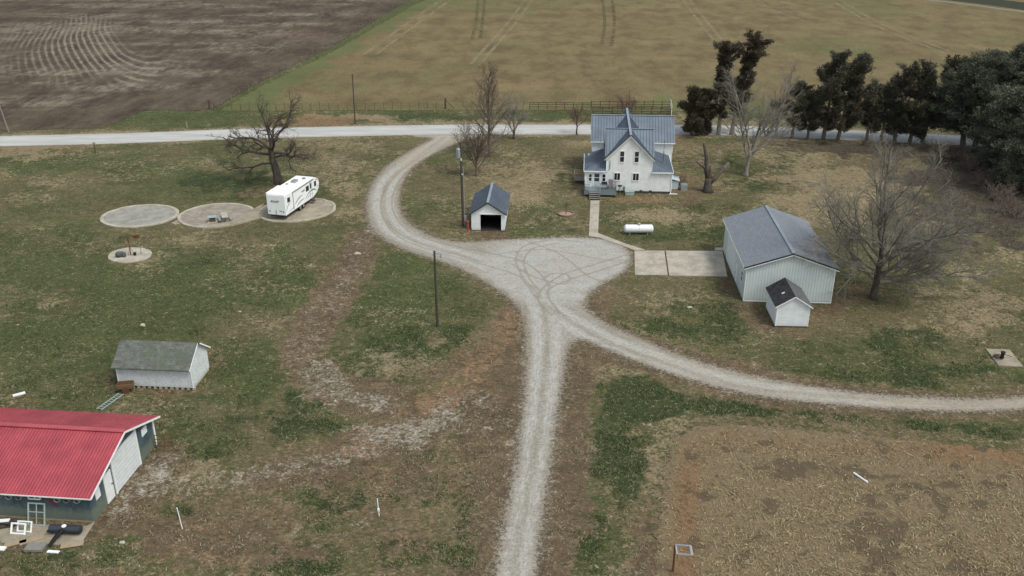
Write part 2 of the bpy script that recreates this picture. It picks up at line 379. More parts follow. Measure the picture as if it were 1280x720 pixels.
# (px, py, rx, ry, channel, strength)
BL = [
 # lush greens; the first dark blob also paints in the gnarled tree's shade
 (300, 232, 75, 17, 'd', .9), (330, 210, 60, 14, 'd', .5), (180, 215, 70, 20, 'g', .2), (60, 200, 90, 18, 'g', .45), (25, 190, 50, 10, 't', .5), (60, 225, 70, 10, 't', .35), (450, 190, 60, 12, 'd', .55),
 (560, 230, 45, 25, 'g', -.2), (70, 330, 90, 40, 'g', .35), (230, 350, 120, 35, 'g', .25), (350, 340, 60, 30, 'g', .3), (150, 295, 60, 12, 'b', .25), (520, 360, 50, 45, 'g', .5), (500, 410, 70, 50, 'g', .55), (580, 390, 50, 35, 'd', .5), (455, 440, 26, 50, 'd', .55), (520, 425, 60, 18, 'd', .6), (500, 480, 50, 18, 'd', .45), (480, 380, 40, 30, 'g', .4),
 (520, 470, 42, 16, 'b', .65), (500, 455, 60, 25, 't', .3), (560, 475, 22, 12, 'd', .6), (378, 490, 24, 24, 'd', .85), (365, 350, 45, 45, 'g', .3), (300, 470, 60, 50, 'g', .4), (270, 540, 70, 35, 'd', .6), (330, 515, 60, 30, 'd', .5), (240, 570, 50, 20, 'd', .4), (385, 540, 40, 15, 'd', .5), (60, 430, 100, 50, 'g', .4), (120, 470, 60, 30, 'd', .35), (60, 500, 60, 20, 'd', .3), (200, 400, 110, 30, 'g', .3),
 (600, 500, 60, 70, 'b', .45), (575, 445, 35, 20, 'g', .2), (225, 632, 45, 16, 'd', .85), (235, 640, 22, 12, 'd', .6), (420, 625, 50, 22, 'd', .95), (400, 650, 30, 30, 'd', .5), (445, 655, 30, 14, 's', .3), (540, 615, 70, 22, 'd', .8), (600, 650, 30, 50, 'd', .85), (590, 700, 30, 30, 'd', .7), (520, 690, 60, 18, 'd', .7), (400, 700, 50, 22, 'd', .6), (310, 685, 40, 10, 'd', .5), (480, 560, 30, 10, 'd', .7), (525, 570, 22, 12, 'd', .7), (380, 715, 40, 14, 'd', .4), (60, 700, 90, 25, 'd', .45), (160, 690, 60, 25, 'g', .3),
 (540, 500, 60, 30, 'o', .25), (470, 600, 20, 28, 'o', .55), (430, 670, 60, 10, 'o', .4), (520, 665, 60, 12, 'o', .4), (590, 545, 40, 25, 'b', .5), (330, 640, 80, 28, 'b', .7), (290, 680, 110, 30, 'b', .75), (230, 655, 60, 22, 'b', .5), (360, 600, 90, 20, 'b', .5), (250, 600, 60, 26, 't', .5), (560, 590, 60, 50, 'b', .5), (480, 640, 110, 70, 'b', .3), (300, 620, 60, 10, 'o', .3), (250, 700, 80, 12, 'o', .3),
 (560, 500, 50, 14, 's', .35), (560, 530, 90, 25, 's', .3), (470, 500, 22, 9, 's', .8), (400, 480, 30, 40, 's', .4), (500, 545, 70, 14, 's', .45), (200, 545, 26, 45, 'b', .4),
 # right of the drive
 (790, 590, 55, 90, 'd', .95), (770, 520, 60, 45, 'd', .55), (740, 480, 30, 40, 'b', .55), (800, 500, 60, 25, 'd', .8), (880, 505, 90, 17, 'd', 1.0), (960, 515, 100, 14, 'd', 1.0), (1160, 533, 90, 11, 'd', 1.0), (1270, 542, 70, 12, 'd', .9), (1060, 523, 60, 9, 'd', .9), (720, 560, 18, 150, 'b', .95), (712, 480, 22, 60, 'b', .9), (735, 690, 22, 40, 'd', .7), (745, 670, 30, 22, 'd', .75), (805, 688, 16, 12, 'd', .9), (780, 640, 50, 40, 'b', .45), (800, 700, 40, 30, 'b', .6), (740, 630, 40, 16, 'g', .3), (750, 450, 30, 14, 'b', .7), (700, 700, 20, 60, 'b', .7), (700, 600, 16, 100, 'b', .5),
 (880, 550, 26, 25, 'b', .3), (735, 492, 26, 32, 'd', -1.0), (742, 560, 20, 16, 't', .6), (760, 610, 16, 10, 't', .6), (812, 560, 16, 16, 'd', -.6), (790, 545, 14, 10, 't', .5), (730, 640, 18, 30, 'd', -.5), (745, 395, 25, 24, 'b', .9), (762, 372, 26, 16, 'b', .8), (790, 410, 40, 10, 'g', .3), (830, 375, 60, 18, 't', .35), (870, 380, 50, 25, 'd', .4), (900, 420, 60, 20, 'd', .3), (920, 400, 20, 28, 'd', .5), (950, 425, 30, 20, 's', .25), (830, 420, 60, 20, 'd', .3), (860, 365, 50, 9, 'b', .2), (1000, 450, 80, 20, 'd', .45), (1060, 470, 80, 14, 'd', .4), (1150, 450, 90, 30, 'd', .55), (1120, 430, 90, 22, 'd', .3), (1180, 410, 60, 16, 't', .4), (1170, 470, 70, 16, 'd', .5), (1265, 470, 30, 12, 'd', .6), (1270, 495, 30, 7, 'b', .8), (1210, 380, 80, 30, 't', .45), (1250, 330, 50, 30, 't', .35), (1220, 300, 60, 25, 'd', .35), (1150, 300, 60, 40, 'g', .1), (1060, 300, 80, 60, 'b', .25), (1060, 400, 60, 20, 'b', .55), (1040, 385, 30, 12, 'b', .6), (960, 400, 22, 20, 'b', .95), (1000, 412, 45, 10, 'b', .9), (1090, 375, 50, 15, 'b', .5), (915, 345, 14, 40, 'b', .9), (935, 385, 14, 16, 'b', .9),
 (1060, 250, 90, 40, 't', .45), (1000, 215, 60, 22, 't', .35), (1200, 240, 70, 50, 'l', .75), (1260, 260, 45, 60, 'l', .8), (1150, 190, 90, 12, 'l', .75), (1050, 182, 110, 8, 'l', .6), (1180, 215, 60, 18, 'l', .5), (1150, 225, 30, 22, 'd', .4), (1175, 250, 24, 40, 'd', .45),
 (950, 195, 60, 16, 'd', .55), (930, 235, 40, 14, 'd', .5), (860, 200, 30, 14, 'd', .4), (870, 290, 60, 12, 'd', .55), (830, 270, 60, 10, 't', .35), (900, 270, 50, 20, 'd', .4), (770, 272, 30, 10, 'g', .3), (800, 250, 45, 5, 'o', .7), (810, 252, 60, 7, 'b', .5), (860, 235, 18, 22, 'b', .8), (850, 177, 30, 6, 'o', .5), (720, 200, 15, 40, 'b', .35), (705, 222, 14, 10, 'd', .8), (690, 280, 40, 10, 'd', .35), (650, 230, 70, 40, 't', .35), (640, 190, 60, 14, 'b', .25), (560, 210, 40, 12, 'b', .5), (560, 232, 24, 6, 'o', .4), (540, 250, 40, 20, 'g', .3), (560, 280, 28, 10, 'd', .45), (610, 294, 45, 5, 'b', .95), (640, 270, 12, 22, 'b', .6), (700, 260, 60, 18, 'g', .15),
 (820, 305, 30, 8, 'b', .3), (850, 350, 70, 5, 'b', .35),
 (35, 183, 60, 6, 'o', .5), (90, 187, 40, 5, 'o', .4), (410, 150, 75, 7, 'o', 1.0), (450, 147, 60, 5, 't', .7), (250, 155, 90, 8, 'g', .5), (180, 145, 50, 10, 'g', .5), (540, 146, 60, 7, 'd', .6), (680, 146, 60, 8, 'd', .6), (610, 152, 120, 4, 't', .6), (900, 150, 100, 6, 't', .5),
 (210, 488, 70, 7, 'o', .45), (190, 490, 80, 8, 'b', .7), (145, 475, 20, 14, 'b', .6), (270, 455, 14, 22, 'b', .5), (370, 262, 52, 18, 'b', .25), (325, 270, 20, 6, 'b', .5), (320, 238, 22, 10, 'b', .6), (345, 228, 12, 5, 'b', .8), (440, 265, 20, 20, 't', .3), (60, 672, 70, 14, 'b', 1.0), (110, 655, 40, 14, 'b', .9), (890, 238, 14, 5, 'b', .8),
 (330, 400, 70, 14, 't', .25), (150, 390, 80, 16, 't', .25), (60, 370, 50, 12, 't', .2), (300, 300, 80, 12, 't', .25), (430, 230, 30, 30, 't', .3), (130, 440, 40, 14, 't', .25),
]
CH_ = 'gbodstl'
def masks(x, y):
    """ground cover weights at world points (arrays)"""
    px, py = PX(x, y)
    m = {c: np.zeros(x.shape) for c in CH_}
    m['g'] += .42 + (fbm(x / 9, y / 9, 3) - .5) * .9
    m['t'] += .22 + (fbm(x / 6 + 40, y / 6, 5) - .5) * 1.3
    m['b'] += (fbm(x / 7, y / 7 + 90, 8) - .55) * .8
    m['d'] += (fbm(x / 5 + 9, y / 5 + 20, 12) - .55) * 1.7
    left = ss(px, 150, -50) * 0
    nearbot = ss(py, 520, 640) * ss(px, 820, 640)
    m['o'] += nearbot * np.clip((fbm(x / 5 + 3, y / 4, 66) - .50) * 2.6, 0, .6)
    m['b'] += .3 * nearbot; m['g'] -= .15 * nearbot
    yard = ss(px, 560, 640) * ss(px, 1300, 1000) * ss(py, 300, 270) * ss(py, 165, 185)
    m['t'] += .18 * yard; m['g'] -= .1 * yard
    wob = (fbm(x / 2.5, y / 2.5, 31) - .5) * 1.6
    for cx, cy, rx, ry, c, s_ in BL:
        sel = (np.abs(px - cx) < rx * 1.7) & (np.abs(py - cy) < ry * 1.7)
        if not sel.any(): continue
        r = np.sqrt(((px[sel] - cx) / rx) ** 2 + ((py[sel] - cy) / ry) ** 2) + wob[sel] * 1.25
        m[c][sel] += s_ * ss(r, 1.25, .55)
    w1 = (fbm(x / 1.6, y / 1.6, 51) - .5) * 2
    d = seg_dist(x, y, bare_track) + w1 * 1.6
    m['b'] += 1.0 * ss(d, 3.4, 1.6); m['t'] += .55 * ss(d, 2.8, .8); m['s'] += .42 * ss(d, 2.6, .6); m['d'] -= ss(d, 3.4, 1.4)
    d = seg_dist(x, y, orange_track) + w1 * 1.3
    m['o'] += .68 * ss(d, 3.0, .6); m['b'] += .6 * ss(d, 4.2, 2.2); m['d'] -= ss(d, 3.5, 1.4)
    d = seg_dist(x, y, grav_track) + w1 * 1.2
    m['s'] += .62 * ss(d, 2.4, .3); m['b'] += .5 * ss(d, 4, 1.8); m['d'] -= ss(d, 3.5, 1.4)
    d = seg_dist(x, y, barn_apron) + w1 * .6
    m['s'] += .7 * ss(d, 1.8, .4); m['b'] += .6 * ss(d, 2.8, 1.6)
    d = seg_dist(x, y, Wl([(372, 655), (358, 680), (340, 705), (326, 735)])) + w1 * .3
    m['t'] += .8 * ss(d, .7, .15)
    dd = -poly_sd(x, y, drive_w)
    near = ss(py, 380, 430)
    m['b'] += ss(dd + w1 * .5, .9 + 1.7 * near.mean() if False else 1.1, .1) * .55 + near * ss(dd + w1 * .9, 3.0, .8) * .75
    m['s'] += ss(dd + w1 * .5, 1.2, .0) * .45
    m['d'] -= ss(dd, 2.0, .5)
    rd = seg_dist(x, y, road_c)
    m['t'] += ss(rd + w1 * .6, 6.2, 4.0) * .55; m['b'] += ss(rd + w1 * .5, 5.0, 3.9) * .5; m['d'] -= ss(rd, 5.2, 4.2)
    m['g'] += ss(py, 158, 150) * .3
    st = poly_sd(x, y, stubble_w)
    m['b'] += ss(-st + w1 * .8, 2.6, .8) * .6; m['t'] += ss(-st + w1 * .8, 3.0, 1.2) * .4; m['d'] -= ss(-st + w1 * .6, 2.2, .9)
    for k in m: m[k] = np.clip(m[k], 0, 1)
    m['drive'] = dd; m['road'] = rd; m['stub'] = st
    return m

# ---------------- ground sheet
def grid_mesh(name, xs, ys, z, mat, attrfn, keep=None):
    """xs: (nr,nc) arrays"""
    nr, nc = xs.shape
    v = np.stack([xs.ravel(), ys.ravel(), z.ravel() if hasattr(z, 'ravel') else np.full(xs.size, z)], 1)
    i = np.arange(nr * nc).reshape(nr, nc)
    f = np.stack([i[:-1, :-1], i[:-1, 1:], i[1:, 1:], i[1:, :-1]], -1).reshape(-1, 4)
    at = attrfn(xs.ravel(), ys.ravel())
    if keep is not None:
        k = keep(at, xs.ravel(), ys.ravel())
        f = f[k[f].any(1)]
        used = np.unique(f); re = np.full(len(v), -1); re[used] = np.arange(len(used))
        v = v[used]; f = re[f]; at = {a: b[used] for a, b in at.items()}
    return np_mesh(name, v, f, mat, at)

def ground_mat():
    b = NB('ground_cover', .95, .1)
    A = b.sep(b.attr('cov_a').outputs[0]); Bc = b.sep(b.attr('cov_b').outputs[0])
    dk = b.attr('cov_c'); l = b.sep(dk.outputs[0])[0]
    n1 = b.noise(.35, 4, .6); n2 = b.noise(.9, 5, .68, dist=.4); n3 = b.noise(3.6, 4, .7, dist=.3); n4 = b.noise(13, 3, .75)
    m2 = b.noise(1.3, 5, .68, dist=.4, vec=b.n('ShaderNodeMapping').outputs[0]) if False else b.noise(1.25, 4, .7, stretch=(1, 1, 1), dist=.9)
    st = b.noise(4.2, 4, .7, stretch=(.7, 1.3, 1), dist=.9); bl = b.noise(.13, 3, .6)
    c0 = lambda n: b.math('SUBTRACT', n, .5)
    def j(a, x, y, z, inv=False):
        t = b.math('ADD', b.math('MULTIPLY', c0(m2 if inv else n2), x), b.math('MULTIPLY', c0(n3), y))
        return b.math('ADD', b.math('ADD', t, b.math('MULTIPLY', c0(n4), z)), a)
    c = b.mix(b.step(j(A[0], 1.7, 1.7, 1.0), .22, .66), (.160, .128, .070), (.078, .090, .034))
    c = b.mix(b.step(n1, .52, .68, 0, .5), c, (.135, .128, .056))
    c = b.mix(b.step(j(Bc[1], 2.0, 1.8, .9, True), .42, .85, 0, .9), c, (.285, .225, .135))
    c = b.mix(b.step(j(A[2], -3.0, 3.0, 1.3), .42, .78, 0, .92), c, (.040, .058, .021))
    c = b.mix(b.step(j(A[1], 2.2, 1.4, .6, True), .42, .85, 0, .9), c, (.188, .130, .080))
    c = b.mix(b.step(j(A[1], -1.6, 2.4, 1.2), .62, 1.15, 0, .65), c, (.090, .070, .043))
    c = b.mix(b.step(j(Bc[0], 2.6, 2.0, .6), .42, .95, 0, .8), c, (.255, .158, .092))
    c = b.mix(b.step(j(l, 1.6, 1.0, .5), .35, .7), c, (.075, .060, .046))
    # pale pebbles and gravel spill
    v = b.vor(7, out='Color'); vs = b.sep(v)[0]
    sp_ = b.math('ADD', b.math('ADD', b.math('MULTIPLY', Bc[2], .62), b.math('MULTIPLY', c0(m2), 2.0)), b.math('ADD', b.math('MULTIPLY', vs, .30), b.math('MULTIPLY', c0(n3), 1.4)))
    c = b.mix(b.step(sp_, .42, .85, 0, .85), c, (.29, .25, .195))
    c = b.mix(b.step(sp_, .74, 1.05, 0, .7), c, (.38, .36, .315))
    # dead stalks and leaf flecks
    c = b.mix(b.step(st, .57, .68, 0, .65), c, (.33, .285, .175))
    c = b.mix(b.step(st, .46, .34, 0, .7), c, (.034, .036, .020))
    hv = b.n('ShaderNodeHueSaturation'); b.put(hv.inputs['Color'], c)
    b.put(hv.inputs['Value'], b.math('ADD', b.math('ADD', b.math('MULTIPLY', n4, 2.2), b.math('MULTIPLY', n3, 1.7)), b.math('ADD', b.math('ADD', b.math('MULTIPLY', bl, .6), b.math('MULTIPLY', m2, 1.0)), -1.82)))
    b.color(hv.outputs[0])
    b.bump(b.math('ADD', b.math('MULTIPLY', n4, .6), n3), .7, .14)
    return b.m
def ground_attr(x, y):
    m = masks(x, y)
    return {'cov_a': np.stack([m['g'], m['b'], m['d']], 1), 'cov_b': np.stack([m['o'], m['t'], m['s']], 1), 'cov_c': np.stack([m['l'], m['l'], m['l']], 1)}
ys = [-300, -100, 0]; y = 28.0
while y < 190: ys.append(y); y *= 1.0042
while y < 4000: ys.append(y); y *= 1.06
ys = np.array(ys)
hw = np.where(ys < 28, 400, ys * .74 + 16)
NC = 620
u = np.linspace(-1, 1, NC)
Xg = hw[:, None] * u[None, :]; Yg = np.repeat(ys[:, None], NC, 1)
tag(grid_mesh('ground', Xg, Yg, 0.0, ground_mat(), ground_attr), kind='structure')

# ---------------- generic clipped sheet
def sheet(name, poly, z, mat, cell, extra=None, margin=.8, kind='structure'):
    P = np.array(poly); x0, y0 = P.min(0) - margin; x1, y1 = P.max(0) + margin
    gx = np.arange(x0, x1 + cell, cell); gy = np.arange(y0, y1 + cell, cell)
    Xs, Ys = np.meshgrid(gx, gy)
    def af(x, y):
        d = poly_sd(x, y, poly); at = {'edge': d}
        if extra: at.update(extra(x, y, d))
        return at
    o = grid_mesh(name, Xs, Ys, z, mat, af, keep=lambda at, x, y: at['edge'] > -margin)
    return tag(o, kind=kind)

# ---------------- gravel driveway
arcs = []
for a in ([(650, 398), (655, 440), (658, 480), (655, 540), (645, 600), (634, 660), (624, 730)],
          [(702, 430), (697, 480), (690, 540), (681, 600), (670, 660), (657, 730)],
          [(668, 400), (672, 440), (676, 480), (672, 540), (664, 600), (653, 660), (642, 730)],
          [(676, 372), (648, 345), (600, 330), (550, 316), (505, 300), (480, 275), (478, 245), (500, 215), (540, 188)],
          [(690, 360), (660, 330), (610, 316), (560, 306), (515, 292), (493, 268), (492, 240), (514, 210), (560, 183)],
          [(670, 372), (655, 350), (645, 325), (655, 308), (690, 300), (730, 303)],
          [(676, 366), (660, 345), (655, 325), (668, 310), (700, 304)],
          [(690, 395), (672, 370), (700, 345), (745, 330), (785, 318)],
          [(700, 392), (684, 366), (705, 352), (750, 338), (787, 326)],
          [(640, 330), (665, 345), (700, 355), (712, 350), (708, 343), (690, 342), (678, 350)],
          [(600, 335), (650, 352), (700, 372), (735, 395), (780, 420), (850, 450), (930, 475), (1040, 496), (1180, 508), (1300, 503)],
          [(690, 380), (725, 402), (770, 428), (840, 458), (920, 483), (1030, 503), (1180, 515), (1300, 511)],
          [(620, 318), (680, 312), (740, 322), (786, 330)], [(655, 300), (700, 318), (735, 345), (760, 352)]):
    arcs.append(smooth_poly(Wl(a), False, 5))
def drive_extra(x, y, d):
    px, py = PX(x, y); tr = np.zeros(x.shape)
    for k, a in enumerate(arcs):
        w_ = .5 if k < 3 or k in (10, 11) else .24
        tr += ss(seg_dist(x, y, a), w_, .06) * (.3 if k < 3 or k in (10, 11) else .85)
    dirt = ss(px, 690, 780) * ss(py, 395, 470) * 0
    tan = ss(np.hypot((px - 540) / 60, (py - 200) / 50), 1.3, .4) * .8 + ss(np.hypot((px - 720) / 60, (py - 330) / 26), 1.2, .3) * .35 + ss(np.hypot((px - 600) / 90, (py - 345) / 16), 1.3, .3) * .35
    tan = tan + ss(px, 740, 860) * .45 + ss(px, 1000, 1250) * .25 + ss(py, 600, 720) * .25
    la, lo = poly_coords(x, y, smooth_poly(Wl([(555, 172), (520, 198), (487, 225), (479, 255), (490, 284), (525, 304), (585, 322), (640, 345), (676, 378), (684, 430), (678, 500), (668, 570), (655, 640), (643, 710), (634, 900)]), False, 3))
    lb, lq = poly_coords(x, y, smooth_poly(Wl([(676, 378), (710, 400), (760, 428), (820, 450), (890, 474), (960, 489), (1040, 495), (1120, 501), (1220, 506), (1350, 501), (1720, 477)]), False, 3))
    k = np.abs(lb) < np.abs(la); lat = np.where(k, lb, la); lon = np.where(k, lq + 300, lo)
    open_ = ss(np.hypot((px - 700) / 95, (py - 335) / 42), .8, 1.25)
    core = ss(np.abs(np.abs(lat) - .85) + (fbm(x * .9, y * .9, 5) - .5) * .5, .75, .2) * open_
    return {'trk': np.clip(tr, 0, 1), 'tan': np.clip(tan, 0, 1), 'lat': lat, 'lon': lon, 'core': core, 'open': 1 - open_}
def gravel_mat():
    b = NB('gravel_surface', .92, .15)
    e = b.attr('edge').outputs['Fac']; t = b.attr('trk').outputs['Fac']; tn = b.attr('tan').outputs['Fac']
    n1 = b.noise(.7, 4, .6); n2 = b.noise(3.2, 5, .7); n3 = b.noise(14, 3, .7); vc = b.sep(b.vor(13, out='Color'))[0]
    lt = b.attr('lat').outputs['Fac']; ln_ = b.attr('lon').outputs['Fac']; co = b.attr('core').outputs['Fac']; op = b.attr('open').outputs['Fac']
    cb = b.n('ShaderNodeCombineXYZ'); b.put(cb.inputs[0], lt); b.put(cb.inputs[1], b.math('MULTIPLY', ln_, .12))
    sk = b.noise(5.5, 4, .7, vec=cb.outputs[0]); sk2 = b.noise(1.6, 3, .6, vec=cb.outputs[0])
    c = b.mix(b.step(n2, .36, .62), (.28, .26, .222), (.41, .392, .35))
    c = b.mix(b.step(b.math('ADD', sk, b.math('MULTIPLY', b.math('SUBTRACT', n3, .5), .6)), .46, .64, 0, .4), c, (.25, .22, .175))
    side = b.step(b.math('ABSOLUTE', b.math('SUBTRACT', b.math('ABSOLUTE', lt), .95)), .9, .25)
    c = b.mix(b.math('MULTIPLY', b.math('SUBTRACT', 1.0, side), b.math('MULTIPLY', b.math('SUBTRACT', 1.0, op), b.step(b.math('ADD', sk2, b.math('MULTIPLY', b.math('SUBTRACT', n2, .5), .8)), .32, .6, .75, .25))), c, (.24, .205, .155))
    c = b.mix(b.math('MULTIPLY', co, b.step(b.math('ADD', sk, b.math('MULTIPLY', n3, .5)), .58, .85, .85, .15)), c, (.46, .445, .41))
    c = b.mix(b.math('MULTIPLY', op, b.step(n1, .35, .6, .1, .5)), c, (.45, .445, .425))
    c = b.mix(b.step(b.math('ADD', tn, b.math('MULTIPLY', b.math('SUBTRACT', n1, .5), 2.2)), .15, .9, 0, .6), c, (.37, .315, .23))
    c = b.mix(b.math('MULTIPLY', b.step(b.math('ADD', t, b.math('MULTIPLY', b.math('SUBTRACT', n2, .5), .9)), .25, .8), .6), c, (.25, .205, .15))
    c = b.mix(b.step(b.math('ADD', e, b.math('MULTIPLY', b.math('SUBTRACT', n1, .5), 2.0)), 1.15, .1, 0, .8), c, (.245, .205, .155))
    c = b.mix(b.step(n3, .58, .75, 0, .35), c, (.17, .15, .125))
    hv = b.n('ShaderNodeHueSaturation'); b.put(hv.inputs['Color'], c)
    b.put(hv.inputs['Value'], b.math('ADD', b.math('MULTIPLY', vc, .32), b.math('ADD', b.math('MULTIPLY', n3, .4), .62)))
    b.color(hv.outputs[0]); b.bump(n3, .5, .04)
    ed = b.math('ADD', e, b.math('ADD', b.math('MULTIPLY', b.math('SUBTRACT', n2, .5), 2.8), b.math('MULTIPLY', b.math('SUBTRACT', n3, .5), 1.6)))
    b.alpha(b.step(ed, -.1, .35))
    return b.m
sheet('driveway', drive_w, .012, gravel_mat(), .17, drive_extra, .7)

# ---------------- county road
def offset_poly(c, h):
    L = []; Rr = []
    for i, p in enumerate(c):
        a = Vector(c[max(i - 1, 0)]); b_ = Vector(c[min(i + 1, len(c) - 1)]); d = (b_ - a).normalized(); n = Vector((-d.y, d.x))
        hh = h(i) if callable(h) else h
        L.append((p[0] + n.x * hh, p[1] + n.y * hh)); Rr.append((p[0] - n.x * hh, p[1] - n.y * hh))
    return L + Rr[::-1]
def road_mat():
    b = NB('chip_seal', .85, .2)
    e = b.attr('edge').outputs['Fac']
    n1 = b.noise(.5, 4, .6, stretch=(.25, 1.5, 1)); n3 = b.noise(8, 3, .7); n2 = b.noise(1.8, 4, .6)
    c = b.mix(b.step(n1, .35, .65), (.40, .392, .37), (.50, .49, .465))
    c = b.mix(b.step(e, 1.2, .1, 0, .6), c, (.30, .27, .22))
    c = b.mix(b.step(b.math('ABSOLUTE', b.math('SUBTRACT', e, 3.5)), .35, .0, 0, .3), c, (.32, .31, .28))
    c = b.mix(b.step(n2, .6, .75, 0, .25), c, (.38, .36, .32))
    c = b.mix(b.step(n3, .6, .7, 0, .25), c, (.3, .29, .26))
    b.color(c)
    b.alpha(b.step(b.math('ADD', e, b.math('MULTIPLY', b.math('SUBTRACT', n2, .5), .9)), -.05, .1))
    return b.m
sheet('road', offset_poly(road_c, 3.6), .02, road_mat(), .5, None, .6)

# ---------------- stubble field
def stub_extra(x, y, d):
    px, py = PX(x, y)
    w_ = fbm(x / 1.4, y / 1.4, 77)
    rows = .5 + .5 * np.sin((x * .42 + y * .91) * 2 * np.pi / 1.5)
    rot = fbm(x / 1.5 + 5, y / 1.1, 99, 4)
    dk = ss(rot, .60, .70) * (.7 + .3 * rows) * .9 + ss(np.hypot((px - 1090) / 60, (py - 660) / 70) + (w_ - .5) * 1.8, 1, .4) * .7
    dk = dk + ss(np.hypot((px - 1010) / 90, (py - 585) / 14) + (w_ - .5) * 1.6, 1.1, .4) * .5
    og = ss(np.abs(px - (862 - (py - 560) * .06)) + (w_ - .5) * 22, 26, 6) * ss(py, 545, 600) + ss(np.abs(py - (552 + (px - 900) * .04)) + (w_ - .5) * 14, 16, 3) * .45 + ss(px, 1120, 1200) * ss(py, 610, 565) * .6
    return {'dark': np.clip(dk, 0, 1), 'org': np.clip(og, 0, 1)}
def stub_mat():
    b = NB('stubble_soil', .95, .1)
    e = b.attr('edge').outputs['Fac']; dk = b.attr('dark').outputs['Fac']; og = b.attr('org').outputs['Fac']
    n2 = b.noise(1.6, 4, .65); n3 = b.noise(6, 5, .7, dist=.5); n4 = b.noise(20, 3, .7)
    c = b.mix(b.step(n3, .38, .64), (.148, .110, .066), (.245, .184, .108))
    c = b.mix(b.step(b.math('ADD', b.math('MULTIPLY', n2, .6), b.math('MULTIPLY', n3, .4)), .52, .62, 0, .5), c, (.10, .08, .06))
    c = b.mix(b.step(b.math('ADD', og, b.math('MULTIPLY', b.math('SUBTRACT', n3, .5), 2.8)), .35, 1.0, 0, .6), c, (.215, .125, .066))
    c = b.mix(b.step(b.math('ADD', dk, b.math('MULTIPLY', b.math('SUBTRACT', n3, .5), .9)), .3, .75, 0, .8), c, (.092, .070, .046))
    hv = b.n('ShaderNodeHueSaturation'); b.put(hv.inputs['Color'], c)
    b.put(hv.inputs['Value'], b.math('ADD', b.math('MULTIPLY', n4, 1.2), .45)); b.color(hv.outputs[0])
    b.bump(n4, .6, .08)
    b.alpha(b.step(b.math('ADD', e, b.math('ADD', b.math('MULTIPLY', b.math('SUBTRACT', n2, .5), 2.2), b.math('MULTIPLY', b.math('SUBTRACT', n3, .5), 1.2))), .0, .35))
    return b.m
sheet('stubble_field', stubble_w, .008, stub_mat(), .3, stub_extra, 1.4)

# ---------------- ploughed field and pasture beyond the road
plough_px = [(-500, 172), (-200, 168), (0, 163.5), (60, 162.5), (125, 160.5), (150, 151), (178, 138.5), (212, 138), (245, 139), (266, 136), (320, 105), (410, 61), (505, 4), (590, -34), (700, -78), (-1500, -78), (-1500, 140)]
pasture_px = [(270, 139.5), (322, 109), (412, 66), (516, 6), (600, -30), (710, -76), (2300, -70), (2500, 60), (1900, 152), (1300, 158), (1100, 149), (900, 141), (700, 138), (560, 138), (400, 138.5), (300, 139)]
def plough_extra(x, y, d):
    cx, cy = W(176, 34)
    ux, uy = x - cx, y - cy; dx = ux * .925 + uy * .38; dy = (-ux * .38 + uy * .925) / 7.0
    ph = np.hypot(dx, dy) + (fbm(x / 34, y / 80, 5, 2) - .5) * 6
    px, py = PX(x, y)
    r = np.hypot((px - 125) / 130, (py - 68) / 42)
    vis = ss(r + (fbm(x / 9, y / 30, 15) - .5) * 1.5, 1.15, .35)
    vis = vis * ss(np.hypot(dx, dy), 5, 11) * ss(dx, 9, -1)
    hz = fbm(x / 34, y / 7, 44, 5)          # broad drifts of residue
    return {'ph': ph / 1.45, 'vis': np.clip(vis, 0, 1), 'drift': ss(hz, .42, .66) * ss(d, 4, 22), 'bnd': ss(d, 24, 5)}
def plough_mat():
    b = NB('ploughed_soil', .95, .1)
    e = b.attr('edge').outputs['Fac']; ph = b.attr('ph').outputs['Fac']; vis = b.attr('vis').outputs['Fac']; dr = b.attr('drift').outputs['Fac']; bd = b.attr('bnd').outputs['Fac']
    n0 = b.noise(.045, 4, .6, stretch=(.6, .3, 1)); n1 = b.noise(.16, 5, .7, stretch=(.8, .35, 1)); n2 = b.noise(1.1, 5, .72, stretch=(.6, .25, 1)); n3 = b.noise(3, 4, .75)
    c = b.mix(b.step(n1, .35, .7), (.056, .042, .030), (.106, .080, .055))
    tanc = b.mix(b.step(n2, .3, .7), (.20, .165, .125), (.30, .25, .19))
    sw = b.math('SINE', b.math('MULTIPLY', b.math('ADD', ph, b.math('MULTIPLY', n1, .5)), 6.2832))
    c = b.mix(b.math('MULTIPLY', b.step(b.math('ADD', sw, b.math('MULTIPLY', b.math('SUBTRACT', n2, .5), 2.0)), -.3, 1.1), b.math('MULTIPLY', vis, .8)), c, tanc)
    c = b.mix(b.math('MULTIPLY', b.step(b.math('ADD', n2, b.math('MULTIPLY', n1, .9)), .70, 1.25), b.math('ADD', b.math('MULTIPLY', dr, .6), .18)), c, tanc)
    c = b.mix(b.step(b.math('ADD', n2, b.math('MULTIPLY', n1, .6)), .98, 1.15, 0, .45), c, (.24, .20, .15))
    c = b.mix(b.step(n0, .55, .75, 0, .4), c, (.15, .082, .056))
    hv = b.n('ShaderNodeHueSaturation'); b.put(hv.inputs['Color'], c); b.put(hv.inputs['Value'], b.math('ADD', b.math('MULTIPLY', n3, 1.6), .2)); b.color(hv.outputs[0])
    b.bump(n2, .5, .3)
    b.alpha(b.step(b.math('ADD', e, b.math('MULTIPLY', b.math('SUBTRACT', n2, .5), 3.0)), -.2, .4))
    return b.m
